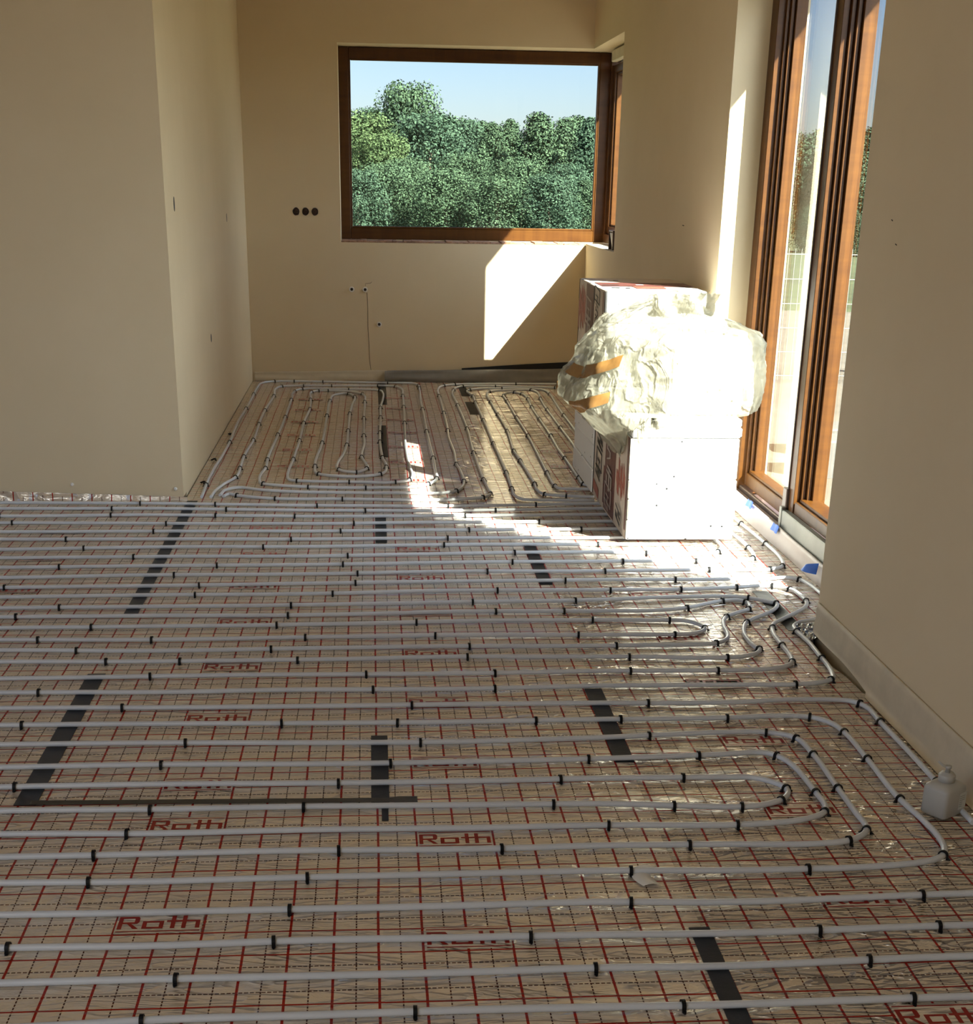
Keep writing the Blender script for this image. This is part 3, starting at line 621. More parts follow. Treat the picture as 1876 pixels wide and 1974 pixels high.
   [(-0.927,4.632,91),(-0.921,5.948,91),(-0.93,7.325,90),(-0.931,8.043,90),(-0.815,8.771,23),(-0.654,8.787,-3),(-0.415,8.767,-4),(0.123,8.715,-5),(0.374,8.568,-84),(0.376,8.423,-91),(0.362,7.342,-90),(0.355,6.384,-90),(0.358,5.428,-90),(0.351,4.812,-98),(0.298,4.658,-126),(-0.05,4.553,-179),(-0.366,4.575,170),(-0.617,4.661,140),(-0.635,5.099,88),(-0.642,5.366,91),(-0.632,6.228,89),(-0.624,6.949,90),(-0.625,7.76,90),(-0.621,8.212,77),(-0.567,8.333,36),(-0.194,8.331,-4),(0.053,8.275,-51),(0.052,7.393,-91),(0.049,6.955,-91),(0.041,6.32,-91),(0.038,5.977,-90),(0.049,5.439,-87),(0.069,5.141,-91),(0.031,4.932,-129),(-0.319,4.933,121),(-0.35,5.163,92),(-0.332,5.936,89),(-0.333,7.019,90),(-0.33,7.727,88),(-0.192,8.091,-60),(-0.143,7.926,-83),(-0.171,7.116,-91),(-0.173,6.397,-90),(-0.174,5.861,-91),(-0.207,5.061,-70),(-0.106,4.987,13),(-0.046,5.092,76),(-0.078,5.451,93),(-0.067,6.206,91),(-0.069,6.916,90),(-0.065,7.673,90),(-0.084,8.085,108),(-0.358,8.249,-178),(-0.432,8.235,-161),(-0.486,8.178,-104),(-0.478,7.777,-90),(-0.465,7.318,-90),(-0.484,6.704,-90),(-0.481,6.014,-90),(-0.488,5.38,-91),(-0.435,4.74,-15),(-0.143,4.708,-4),(0.115,4.707,14),(0.195,4.771,64),(0.215,6.719,89),(0.226,7.437,89),(0.232,8.005,90),(0.183,8.506,126),(0.038,8.54,178),(-0.337,8.525,-178),(-0.565,8.521,-177),(-0.737,8.478,-135),(-0.769,7.957,-91),(-0.788,7.251,-91),(-0.787,6.642,-89),(-0.777,6.025,-91),(-0.79,5.457,-90),(-0.782,5.098,-89),(-0.785,4.836,-99)]),
 'R24': ([(-0.825,4.363),(-0.804,4.51),(-0.742,4.563),(-0.611,4.499),(-0.39,4.446),(-0.032,4.421),(0.17,4.425),(0.327,4.411),(0.438,4.466),(0.478,4.555),(0.501,4.717),(0.498,5.071),(0.488,5.24),(0.497,5.614),(0.49,6.131),(0.5,6.429),(0.511,7.162),(0.517,8.01),(0.521,8.315),(0.572,8.563),(0.683,8.653),(1.197,8.705),(1.544,8.704),(1.674,8.7)],
   [(0.443,4.472,50),(0.502,4.733,87),(0.488,5.233,92),(0.5,6.42,88),(0.511,7.172,89),(0.517,8.008,90),(0.584,8.581,52),(0.68,8.652,24),(1.193,8.705,2)]),
 'R23': ([(-0.805,4.339),(-0.78,4.394),(-0.723,4.353),(-0.53,4.281),(-0.176,4.271),(0.32,4.245),(0.468,4.272),(0.581,4.314),(0.624,4.394),(0.624,4.499),(0.617,4.776),(0.618,5.615),(0.636,6.501),(0.635,7.552),(0.642,8.295),(0.734,8.544),(1.011,8.555),(1.496,8.5),(1.572,8.478)],
   [(-0.734,4.36,-39),(-0.528,4.281,-9),(-0.173,4.271,-3),(0.577,4.311,36),(0.624,4.393,75),(0.617,4.781,91),(0.618,5.607,89),(0.636,6.492,89),(0.635,7.542,90),(0.649,8.331,80),(0.738,8.546,28),(1.009,8.555,-4),(1.495,8.5,-10)]),
 'R3': ([(1.167,4.233),(0.819,4.25),(0.78,4.272),(0.753,4.346),(0.754,4.522),(0.765,4.997),(0.769,5.946),(0.777,6.863),(0.778,7.685),(0.782,8.019),(0.754,8.266),(0.788,8.364),(1.053,8.433),(1.282,8.432),(1.387,8.358),(1.408,8.134),(1.395,7.597),(1.383,7.106),(1.38,6.766),(1.374,6.378)],
   [(0.754,4.537,89),(0.765,4.989,89),(0.769,5.931,90),(0.777,6.853,90),(0.778,7.675,90),(0.783,8,92),(0.754,8.265,88),(0.782,8.358,47),(1.051,8.433,7),(1.408,8.124,-89),(1.383,7.089,-91)]),
 'R4': ([(1.181,4.32),(1.035,4.346),(0.919,4.389),(0.891,4.477),(0.895,4.682),(0.884,5.351),(0.877,5.676),(0.905,6.437),(0.901,7.094),(0.899,7.71),(0.899,8.046),(0.933,8.249),(1.061,8.321),(1.275,8.368),(1.322,8.225),(1.305,7.901),(1.292,7.343),(1.288,6.549),(1.287,5.985),(1.278,5.623)],
   [(1.033,4.346,166),(0.919,4.389,140),(0.895,4.663,89),(0.884,5.343,91),(0.877,5.668,90),(0.904,6.401,89),(0.901,7.092,90),(0.899,7.709,90),(0.932,8.248,61),(1.282,8.363,-39),(1.305,7.89,-92),(1.292,7.334,-91),(1.288,6.547,-90)]),
 'R5': ([(1.188,4.522),(1.093,4.527),(1.023,4.54),(1.003,4.613),(1.004,4.973),(1.027,6.238),(1.024,6.982),(1.029,7.758),(1.03,8.051),(1.068,8.178),(1.121,8.227),(1.182,8.149),(1.204,7.897),(1.189,7.464),(1.183,6.91),(1.181,6.24),(1.168,5.739),(1.169,5.437),(1.169,4.826),(1.17,4.66),(1.196,4.609)],
   [(1.004,4.606,97),(1.004,4.978,89),(1.027,6.222,89),(1.024,6.972,90),(1.029,7.74,90),(1.029,8.04,84),(1.133,8.222,-33),(1.185,8.14,-73),(1.204,7.865,-89),(1.189,7.463,-91),(1.183,6.9,-90),(1.181,6.225,-91),(1.169,5.429,-90),(1.169,4.831,-90),(1.172,4.653,-74)]),
}
LOOSE = [(-0.957, 6.259, 20, 'loose black clip by the left wall, farthest of three'), (-0.962, 5.366, 70, 'loose black clip by the left wall, middle of three'), (-0.957, 4.704, 40, 'loose black clip by the left wall, nearest of three')]
TREES = [(1.68, 62, 5.64, 0, 'tallest round tree standing above the others in the window', 0.78), (-0.44, 60, 4.4, 3, 'pale yellow-green tree at the left edge of the window', 1.1), (0.46, 52, 3.39, 3, 'bright low tree in the left bottom of the window, in front', 1.0), (0.38, 72, 5.06, 1, 'dark tree top just left of the tallest tree', 1.0), (2.52, 58, 4.32, 1, 'broad blue-green tree right under the tallest tree', 1.15), (4.3, 66, 4.42, 1, 'dark tree sloping down right of the tallest tree', 0.95), (5.41, 62, 4.21, 2, 'pointed tree in the middle of the window, under open sky', 0.9), (3.49, 50, 2.73, 0, 'low green tree in front of the window middle', 1.1), (6.39, 64, 4.41, 2, 'pointed tree right of the window middle', 0.9), (7.22, 60, 4.55, 2, 'tallest pointed tree in the right half of the window', 1.1), (5.16, 48, 2.57, 0, 'low green tree in front in the right half of the window', 1.2), (8.73, 63, 4.48, 2, 'pointed tree second from the right window edge', 1.0), (9.14, 58, 4.31, 4, 'dark pointed tree at the right window edge', 1.05), (6.84, 47, 2.42, 1, 'low blue-green tree in front at the right window edge', 1.1), (1.37, 47, 2.49, 0, 'low green tree in front below the tallest tree', 1.2), (2.02, 42, 1.93, 1, 'small bush tree at the window bottom, left of middle', 1.0), (10.55, 60, 4.34, 4, 'tree seen through the narrow side window', 1.1), (17.62, 60, 3.43, 2, 'first tree through the far door pane from the left', 1.1), (18.0, 58, 3.87, 1, 'second tree through the far door pane from the left', 1.2), (19.59, 60, 4.2, 2, 'tree behind the meeting stile of the door', 1.1), (19.3, 56, 4.11, 4, 'dark tree through the near door pane', 1.1), (20.72, 57, 4.13, 4, 'tree at the right edge of the near door pane', 1.2), (13.36, 40, 1.3, 1, 'low tree in front through the far door pane', 1.2), (13.89, 38, 1.21, 4, 'low dark tree in front through the near door pane', 1.3), (12.74, 42, 1.26, 0, 'low green tree in front at the left of the far door pane', 1.2), (2.18, 39, 2.14, 0, 'low green tree nearest the window, left of its middle', 1.2), (3.58, 38, 1.95, 0, 'low green tree nearest the window, right of its middle', 1.3), (5.03, 38, 2.05, 1, 'low blue-green tree nearest the window in its right half', 1.3), (6.36, 40, 1.93, 2, 'low pointed tree nearest the right window corner', 1.2), (-0.33, 40, 2.1, 1, 'low blue-green tree nearest the left window corner', 1.2), (0.51, 41, 2.27, 0, 'low green tree near the left window corner, second from the frame', 1.2), (3.78, 70, 4.64, 0, 'rounded tree at the back, just right of the tallest tree', 1.1), (5.72, 72, 4.6, 2, 'pointed tree at the back in the window middle', 1.1), (10.43, 71, 4.9, 2, 'pointed tree at the back near the right window edge', 1.1)]

# ------------------------------------------------------------------ black tape strips
def tape(label, x0, x1, y0, y1, z=.0022, xs=None, tw=0):
    """thin strip following the foil; xs: shift of x at y1"""
    mb = MB(); n = max(2, int((y1-y0)/.04)); sh = xs or 0
    for i in range(n+1):
        y = y0+(y1-y0)*i/n; d = sh*i/n
        mb.v += [(x0+d, y, z+.0012*(1+fbm(x0, y, 2, 7))), (x1+d, y, z+.0012*(1+fbm(x1, y, 2, 7)))]
    for i in range(n): mb.f.append([2*i, 2*i+1, 2*i+3, 2*i+2]); mb.m.append(0); mb.sm.append(True)
    # underside thickness
    k = len(mb.v)
    mb.v += [(x, y, z-.0006) for x, y, _ in mb.v[:k]]
    for i in range(n): mb.f.append([k+2*i, k+2*i+2, k+2*i+3, k+2*i+1]); mb.m.append(0); mb.sm.append(False)
    for i in range(n):
        for s_ in (0, 1): mb.f.append([2*i+s_, 2*i+2+s_, k+2*i+2+s_, k+2*i+s_]); mb.m.append(0); mb.sm.append(False)
    o = mb.build('tape_strip', MAT['tape'])
    return tag(o, label, 'tape', 'black tape strips on the foil seams')
tape('upper black tape strip on the left foil seam, starting at the wall corner', -.985, -.93, 2.25, 4.27)
tape('lower black tape strip on the left foil seam, meeting the cross tape', -.992, -.932, .50, 1.56)
tape('short black tape strip on the central seam ending at the cross tape', -.027, .023, .47, .965)
tape('narrow black tape stub just below the cross tape', .001, .019, .365, .452)
tape('short black tape strip on the central seam near the small sun streak', -.002, .052, 3.36, 3.90)
tape('black tape strip beside a spiral pipe in the back room', .028, .085, 5.5, 6.65)
tape('black tape strip under the pipes against the back wall', .04, .105, 7.6, 8.90)
tape('nearest black tape strip on the shiny foil edge at the bottom of the photo', .700, .748, -1.3, -.228)
tape('black tape strip on the shiny foil edge in the middle of the near loop', .692, .750, .735, 1.36)
tape('faint black tape strip on the shiny foil edge below the packages', .690, .745, 2.64, 3.29)
tape('far dark tape patch on the shiny foil edge by the back wall', .70, .762, 8.05, 8.55)
tape('dark tape patch on the shiny foil edge midway along the back room', .705, .765, 7.15, 7.75)
tape('crinkled black tape patch by the door where two pipes cross it', 1.575, 1.64, 1.98, 2.52)
mb = MB(); n = 40
for i in range(n+1):
    x = -.95+1.05*i/n; yc = .512-.02*i/n; w = .0245-.008*(i/n < .93)
    zz = .0032+.001*(1+fbm(x, 1, 2, 9)); mb.v += [(x, yc-w*.8, zz), (x, yc+w*.9, zz)]
for i in range(n): mb.f.append([2*i, 2*i+2, 2*i+3, 2*i+1]); mb.m.append(0); mb.sm.append(True)
tag(mb.build('tape_strip', MAT['tape']), 'long thin black tape crossing the near foil from left seam to central seam', 'tape', 'black tape strips on the foil seams')

# ------------------------------------------------------------------ heating pipes and clips
def spline(Wp, per=7):
    Q = [Vector((2*Wp[0][0]-Wp[1][0], 2*Wp[0][1]-Wp[1][1]))] + [Vector(p) for p in Wp] + [Vector((2*Wp[-1][0]-Wp[-2][0], 2*Wp[-1][1]-Wp[-2][1]))]
    R = []
    for i in range(1, len(Q)-2):
        p0, p1, p2, p3 = Q[i-1:i+3]
        t1 = (p1-p0).length**.5; t2 = t1+(p2-p1).length**.5; t3 = t2+(p3-p2).length**.5
        k = per if (p2-p1).length < .5 else per*2
        for j in range(k):
            t = t1+(t2-t1)*j/k
            A1 = (t1-t)/t1*p0+t/t1*p1; A2 = (t2-t)/(t2-t1)*p1+(t-t1)/(t2-t1)*p2; A3 = (t3-t)/(t3-t2)*p2+(t-t2)/(t3-t2)*p3
            B1 = (t2-t)/t2*A1+t/t2*A2; B2 = (t3-t)/(t3-t1)*A2+(t-t1)/(t3-t1)*A3
            R.append((t2-t)/(t2-t1)*B1+(t-t1)/(t2-t1)*B2)
    R.append(Q[-2]); return R
PR = .0082
DESC = {
 'J': ('grey heating pipe lowest in the photo, crossing its full width', 'lowest straight pipe'),
 'I': ('grey heating pipe crossing the full width, second from the bottom', 'second straight pipe from the bottom'),
 'H': ('grey heating pipe crossing the full width, third from the bottom', 'third straight pipe from the bottom'),
 'G': ('grey heating pipe crossing the full width, fourth from the bottom', 'fourth straight pipe from the bottom'),
 'U4': ('outermost grey pipe of the near loop, with its corner beside the white bottle', 'outermost near loop'),
 'U3': ('second grey pipe from outside in the near loop', 'second near loop from outside'),
 'U2': ('third grey pipe from outside in the near loop', 'third near loop from outside'),
 'U1': ('innermost grey hairpin pipe of the near loop', 'innermost near hairpin'),
 'U5': ('grey pipe bending towards the camera and passing behind the white bottle', 'pipe behind the bottle'),
 'U6': ('grey pipe turning into the dark gap at the end of the near wall', 'pipe into the dark wall gap'),
 'U7': ('outer of the three wavy grey pipe bends by the door', 'outer wavy bend'),
 'U8': ('middle of the three wavy grey pipe bends by the door', 'middle wavy bend'),
 'U9': ('inner of the three wavy grey pipe bends by the door', 'inner wavy bend'),
 'U10': ('small grey hairpin pipe enclosed by the wavy bends', 'small hairpin inside the wavy bends'),
 'U11': ('grey pipe running out behind the wall corner under the blue flag', 'pipe under the blue flag'),
 'U12': ('outer of two grey pipes turning along the door foam', 'outer pipe along the door foam'),
 'U13': ('inner of two grey pipes turning along the door foam', 'inner pipe along the door foam'),
 'U14': ('grey pipe ending in a curl under the front white package', 'pipe curling under the front package'),
 'spiral': ('grey pipe laid as a rectangular spiral in the back room beside the left wall', 'left spiral'),
 'R24': ('grey pipe from the doorway corner looping round to the back wall, outer one', 'outer back-wall pipe'),
 'R23': ('grey pipe from the doorway corner looping round to the back wall, inner one', 'inner back-wall pipe'),
 'R3': ('outer grey pipe loop on the shiny foil beside the plastic bag', 'outer loop beside the bag'),
 'R4': ('middle grey pipe loop on the shiny foil beside the plastic bag', 'middle loop beside the bag'),
 'R5': ('innermost grey pipe loop on the shiny foil beside the plastic bag', 'innermost loop beside the bag'),
}
ONES = 'first second third fourth fifth sixth seventh eighth ninth tenth eleventh twelfth thirteenth fourteenth fifteenth sixteenth seventeenth eighteenth nineteenth'.split()
TENS = {2: ('twenty', 'twentieth'), 3: ('thirty', 'thirtieth'), 4: ('forty', 'fortieth'), 5: ('fifty', 'fiftieth'), 6: ('sixty', 'sixtieth'), 7: ('seventy', 'seventieth'), 8: ('eighty', 'eightieth')}
def ordinal(i):
    if i < 20: return ONES[i-1]
    a, b = divmod(i, 10)
    return TENS[a][1] if b == 0 else TENS[a][0]+'-'+ONES[b-1]
for k in range(16, 23):
    o_ = ordinal(k-15)
    DESC['U%d' % k] = ('straight grey pipe running under the packages, %s of seven counted from the camera' % o_, '%s straight pipe under the packages' % o_)
START = {'spiral': 'its outer end', 'R24': 'the doorway corner', 'R23': 'the doorway corner', 'R3': 'the package end', 'R4': 'the package end', 'R5': 'the package end'}
# one clip mesh: a flat plastic hoop with two barbed feet, straddling a pipe that runs along local x
cb = MB()
zc = .0105; ro, ri = .0128, .0094
prof = []
for i in range(13):
    w = PI*i/12; prof.append((math.cos(w), math.sin(w)))
def ring(r, x): return [(x, r*c, zc+r*s_) for c, s_ in prof]
hw = .0042
outer0 = [(-hw, ro, .0)] + ring(ro, -hw) + [(-hw, -ro, .0)]
outer1 = [(hw, ro, .0)] + ring(ro, hw) + [(hw, -ro, .0)]
inner0 = [(-hw, ri, .0)] + ring(ri, -hw) + [(-hw, -ri, .0)]
inner1 = [(hw, ri, .0)] + ring(ri, hw) + [(hw, -ri, .0)]
n = len(outer0); fs = []
for i in range(n-1):
    fs += [(i, i+1, n+i+1, n+i), (2*n+i, 3*n+i, 3*n+i+1, 2*n+i+1), (i, 2*n+i, 2*n+i+1, i+1), (n+i, n+i+1, 3*n+i+1, 3*n+i)]
cb.add(outer0+outer1+inner0+inner1, fs, 0, False)
for s_ in (-1, 1):
    cb.box((-hw*.9, s_*.0135-.0022, .0004), (hw*.9, s_*.0135+.0022, .0062)); cb.box((-hw*.5, s_*.0172-.002, .0004), (hw*.5, s_*.0172+.002, .0035))
clip_me = cb.mesh('pipe_clip', [MAT['clip']])
for key, (pts, clips) in PIPES.items():
    lab, short = DESC[key]
    sp = spline(pts)
    P3 = [(p.x, p.y, .0118+.0016*noise.noise(Vector((p.x*2.2, p.y*2.2, 5)))) for p in sp]
    mb = MB(); mb.tube(P3, PR, 10)
    o = mb.build('heating_pipe', MAT['pipe'])
    tag(o, lab, 'pipe', 'grey underfloor heating pipes')
    st = START.get(key, 'the far left end' if pts[-1][0] < -.5 else 'the left end')
    for i, (x, y, a) in enumerate(clips):
        c = bpy.data.objects.new('pipe_clip', clip_me); COL.objects.link(c)
        c.location = (x, y, .0018); c.rotation_euler = (0, 0, math.radians(a + random.uniform(-6, 6)))
        tag(c, '%s black clip from %s on the %s' % (ordinal(i+1), st, short), 'pipe clip', 'black clips pinning the pipes to the foil')
# three clips lying unused beside the spiral
for (x, y, a, lab) in LOOSE:
    c = bpy.data.objects.new('pipe_clip', clip_me); COL.objects.link(c); c.location = (x, y, .004)
    c.rotation_euler = (0, math.radians(78), math.radians(a)); c.location.z = .0065
    tag(c, lab, 'pipe clip', 'loose clips by the left wall')

# ------------------------------------------------------------------ edge foam strips
def strip(name, label, pts, z0, z1, th, mat, wob=.004, lean=0, flange=0, seed=0):
    """pts: floor polyline; nrm: towards the room on the left of travel"""
    mb = MB(); P2 = []
    for a, b_ in zip(pts, pts[1:]):
        L = math.hypot(b_[0]-a[0], b_[1]-a[1]); k = max(1, int(L/.05))
        for i in range(k): t = i/k; P2.append((a[0]+(b_[0]-a[0])*t, a[1]+(b_[1]-a[1])*t))
    P2.append(pts[-1]); n = len(P2); NZ = 6; rows = []
    for i, (x, y) in enumerate(P2):
        j = min(i, n-2); dx, dy = P2[j+1][0]-P2[j][0], P2[j+1][1]-P2[j][1]; L = math.hypot(dx, dy); nx, ny = -dy/L, dx/L
        za = z0(i/(n-1)) if callable(z0) else z0; zb = z1(i/(n-1)) if callable(z1) else z1
        col = []
        for kz in range(NZ+1):
            t = kz/NZ; off = th + wob*(.5+fbm(x*1.0, y, seed+t*.8, 3.1)) + lean*(1-t)**2 + .35*wob*math.sin(t*PI)
            col.append((x+nx*off, y+ny*off, za+(zb-za)*t+(.004*fbm(x, y, seed, 2.5) if kz == NZ else 0)))
        if flange and za <= .0045: col = [(col[0][0]+nx*flange, col[0][1]+ny*flange, .0045)] + col
        elif flange: col = [(col[0][0]+nx*.001, col[0][1]+ny*.001, col[0][2]-.0005)] + col
        col.append((x+nx*.0005, y+ny*.0005, col[-1][2]))
        col.append((x+nx*.0005, y+ny*.0005, za))
        rows.append(col)
    m = len(rows[0]); vs = [p for c in rows for p in c]
    fs = [(i*m+k, (i+1)*m+k, (i+1)*m+k+1, i*m+k+1) for i in range(n-1) for k in range(m-1)]
    mb.add(vs, fs, 0, True)
    o = mb.build(name, mat); return tag(o, label, 'edge strip')
strip('edge_foam', 'beige foam edge strip along the foot of the near right wall', [(XN-.0005, -5.3), (XN-.0005, 1.90)], lambda t: .004 if t < .915 else .004+.018*math.sin(min(1, (t-.915)/.05)*PI/2), .135, .006, MAT['foam'], .006, .006, .022, 1)
strip('edge_foam', 'pale foam edge strip standing along the door sill', [(1.897, 1.97), (1.897, 4.32)], .003, .098, .006, MAT['foam_pale'], .006, .006, 0, 2)
strip('edge_foam', 'grey foam edge strip along the foot of the back wall, left part', [(.12, YB-.001), (XL+.02, YB-.001)][::-1][::-1], .003, lambda t: .072+.02*(1-t), .008, MAT['foam'], .008, .01, 0, 3)
strip('edge_foam', 'dark grey foam roll along the back wall, behind the shiny foil', [(1.74, YB-.001), (.10, YB-.001)], .003, lambda t: .118-.03*t, .03, MAT['foam_grey'], .03, .012, 0, 4)
mb = MB(); mb.add([(.75, YB-.003, .10), (1.72, YB-.003, .10), (1.72, YB-.003, .172), (1.3, YB-.003, .15), (.75, YB-.003, .112), (.75, YB-.012, .10), (1.72, YB-.014, .10), (1.72, YB-.014, .172), (1.3, YB-.012, .15), (.75, YB-.010, .112)],
   [(0,1,2,3,4), (9,8,7,6,5), (5,6,1,0), (6,7,2,1), (7,8,3,2), (8,9,4,3), (9,5,0,4)])
tag(mb.build('felt_strip', MAT['foam_black']), 'black felt strip on the back wall above the grey foam, near the bag', 'edge strip')
# blue tape tabs on the door foam
def tab(label, y, z, flag=False):
    mb = MB(); n = 8; vs = []
    for i in range(n+1):
        t = i/n; yy = y + (t-.5)*.10
        if flag: vs += [(1.866-.035*math.sin(t*PI), yy, z+.03*(1-t)), (1.866-.05*math.sin(t*PI), yy+.015, z-.022+.012*t), (1.870-.033*math.sin(t*PI), yy, z+.03*(1-t)+.001), (1.868-.048*math.sin(t*PI), yy+.015, z-.022+.012*t)]
        else: vs += [(1.8705-.003*math.sin(t*9), yy, z-.016), (1.8805-.002*math.sin(t*5), yy, z+.016+.004*math.sin(t*6)), (1.8720-.003*math.sin(t*9), yy, z-.016), (1.8825-.002*math.sin(t*5), yy, z+.017+.004*math.sin(t*6))]
    fs = []
    for i in range(n):
        a = 4*i; fs += [(a, a+4, a+5, a+1), (a+2, a+3, a+7, a+6)]
    mb.add(vs, fs, 0, True); return tag(mb.build('tape_tab', MAT['blue']), label, 'tape', 'blue tape on the door foam')
tab('crumpled blue tape tab on the door foam beside the front package', 3.75, .100)
tab('flat blue-grey tape tab on the door foam, middle of the three', 3.28, .090)
tab('bright blue tape flag sticking out at the near wall corner', 2.63, .075, True)
# crumpled dark foil scrap in the gap
mb = MB(); vs = []; n = 14
for j in range(n+1):
    for i in range(n+1):
        x = 1.60+.09*i/n; y = 1.84+.19*j/n; vs.append((x, y, .012+.012*abs(fbm(x, y, 1, 40))+.006*abs(fbm(x, y, 7, 90))))
fs = [(j*(n+1)+i, j*(n+1)+i+1, (j+1)*(n+1)+i+1, (j+1)*(n+1)+i) for j in range(n) for i in range(n)]
mb.add(vs, fs, 0); tag(mb.build('foil_scrap', plain('dark_crumpled_film', (.10, .10, .10), .2, .5, .3, 30)), 'crumpled dark film scrap at the end of the near wall', 'scrap')
# small white film scrap between two near pipes
mb = MB(); vs = []; n = 8
for j in range(n+1):
    for i in range(5):
        t = j/n; x = .632+.012*i-.02*math.sin(t*PI); y = -.03+.10*t; vs.append((x, y, .005+.006*math.sin(i/4*PI)))
fs = [(j*5+i, j*5+i+1, (j+1)*5+i+1, (j+1)*5+i) for j in range(n) for i in range(4)]
mb.add(vs, fs, 0, True); tag(mb.build('film_scrap', MAT['white_plastic']), 'small curled white film scrap between two of the near pipes', 'scrap')

# ------------------------------------------------------------------ insulation packages
PK = [MAT['eps'], MAT['cream_wrap'], MAT['maroon'], MAT['red_sketch'], MAT['black_print'], MAT['pale_print'], MAT['rubber']]
def boards(name, x0, x1, y0, y1, z0, z1, seams, parent, label=None):
    """stack of boards with visible joints"""
    rng = random.Random(int(y0*100+z0*10)); mb = MB(); zs = [z0]+seams+[z1]
    for a, b_ in zip(zs, zs[1:]):
        dx = rng.uniform(-.003, .003); dy = rng.uniform(-.002, .002)
        mb.rbox((x0+dx, y0+dy, a+.0012), (x1+dx, y1+dy, b_-.0012), .005)
    o = mb.build(name, MAT['eps'], parent); 
    if label: o['label'] = label
    return o
def wrap_side(parent, X, y0, y1, z0, z1, spec):
    """printed film on the side facing -x: list of (mat, ya, yb, za, zb) quads and glyph strokes"""
    mb = MB(); k = 0
    for (mi, ya, yb, za, zb, sk) in spec:
        x = X-.0015-.0002*k; k += 1
        mb.add([(x, ya, za), (x, yb, za+sk), (x, yb, zb+sk), (x, ya, zb), (x+.0008, ya, za), (x+.0008, yb, za+sk), (x+.0008, yb, zb+sk), (x+.0008, ya, zb)],
               [(0,3,2,1), (4,5,6,7), (0,1,5,4), (3,7,6,2), (0,4,7,3), (1,2,6,5)], mi)
    return mb.build('printed_wrap', PK, parent)
def strokes(mi, yc, zc, w, h, kind):
    """angular outline glyphs, read sideways"""
    out = []
    def L(a, b, c, d, sk=0): out.append((mi, yc+(a-.5)*w, yc+(c-.5)*w, zc+(b-.5)*h, zc+(d-.5)*h, sk))
    if kind == 'box': L(0,0,1,.09,.02); L(0,.91,1,1,.02); L(0,0,.07,1); L(.93,0,1,1,.02); L(.3,.45,.75,.54,.01); L(.45,.15,.52,.45)
    if kind == 'bars': L(0,.05,1,.25,.03); L(0,.45,.5,.65,.02); L(.55,.45,1,.65,.02); L(0,.8,1,.95,.03)
    if kind == 'fork': L(.42,0,.58,1); L(.1,.62,.9,.74,.02); L(.1,.2,.24,.62); L(.76,.2,.9,.62,.01); L(.2,.9,.8,1,.015)
    if kind == 'wave': L(.1,.1,.9,.2,-.02); L(.15,.1,.27,.5); L(.3,.42,.8,.54,.01); L(.74,.5,.86,.95); L(.1,.85,.85,.95,.02)
    return out
# front package
pa_ = thing('insulation_package', 'front white polystyrene package standing on the pipes nearest the camera', 'package', (1.43, 3.78, .0205), 'polystyrene packages')
boards('foam_boards', 1.178, 1.69, 3.335, 4.25, .0205, .498, [.115, .215, .305], pa_)
y0, y1 = 3.338, 4.36
sp = [(1, 3.338, 4.37, .022, .498, 0), (6, 3.336, 3.352, .022, .498, 0), (2, 3.36, 3.395, .06, .498, 0), (2, 3.69, 4.00, .03, .45, 0), (2, 4.0, 4.035, .05, .24, 0), (6, 4.345, 4.372, .03, .46, 0)]
for i in range(9):
    a = random.Random(i); yy = 3.42+.025*i; sp.append((3, yy, yy+.028, .20+.03*math.sin(i*1.7), .30+.05*math.sin(i*2.3), .02))
sp += [(3, 4.16, 4.34, .035, .085, .03)]
sp += strokes(4, 4.18, .23, .17, .10, 'box') + strokes(4, 4.17, .32, .17, .06, 'bars') + strokes(4, 4.20, .155, .14, .05, 'bars')
sp += strokes(5, 3.84, .20, .20, .11, 'fork') + strokes(5, 3.85, .115, .20, .09, 'box') + strokes(5, 3.86, .345, .13, .08, 'wave') + strokes(5, 3.86, .062, .10, .03, 'box')
sp += strokes(4, 3.52, .085, .13, .07, 'bars')
wrap_side(pa_, 1.178, y0, y1, .02, .5, sp)
# loose boards on top of it
pb_ = thing('insulation_board', 'lower of two loose white boards on top of the front package', 'board', (1.435, 3.8, .499), 'loose boards on the front package')
boards('foam_board', 1.184, 1.697, 3.33, 4.22, .499, .548, [], pb_)
pc_ = thing('insulation_board', 'upper of two loose white boards on the front package, under the bag', 'board', (1.435, 3.8, .549), 'loose boards on the front package')
boards('foam_board', 1.182, 1.695, 3.337, 4.21, .549, .586, [], pc_)
# rear pair
pd_ = thing('insulation_package', 'plain white polystyrene package on the floor behind the front one', 'package', (1.43, 4.8, .0205), 'polystyrene packages')
boards('foam_boards', 1.172, 1.69, 4.385, 5.10, .0205, .552, [.15, .28, .41], pd_)
pe_ = thing('insulation_package', 'rear white package with maroon printed side, standing higher behind the plastic bag', 'package', (1.43, 4.66, .553), 'polystyrene packages')
boards('foam_boards', 1.172, 1.69, 4.215, 5.11, .553, 1.086, [.68, .80, .925], pe_)
sp = [(1, 4.215, 5.11, .556, 1.084, 0), (6, 4.213, 4.232, .556, 1.08, 0), (2, 4.25, 4.285, .556, 1.075, 0), (2, 4.57, 4.84, .56, 1.08, 0), (6, 4.562, 4.574, .56, 1.082, 0), (6, 5.10, 5.115, .556, 1.084, 0)]
for i in range(10):
    yy = 4.86+.023*i; sp.append((3, yy, yy+.03, .86+.05*math.sin(i*1.9), 1.0+.05*math.sin(i*2.7), .02))
sp += strokes(4, 4.45, 1.035, .17, .075, 'box') + strokes(4, 4.44, .965, .10, .05, 'wave') + strokes(4, 4.44, .90, .12, .07, 'wave') + strokes(4, 4.44, .81, .10, .06, 'bars')
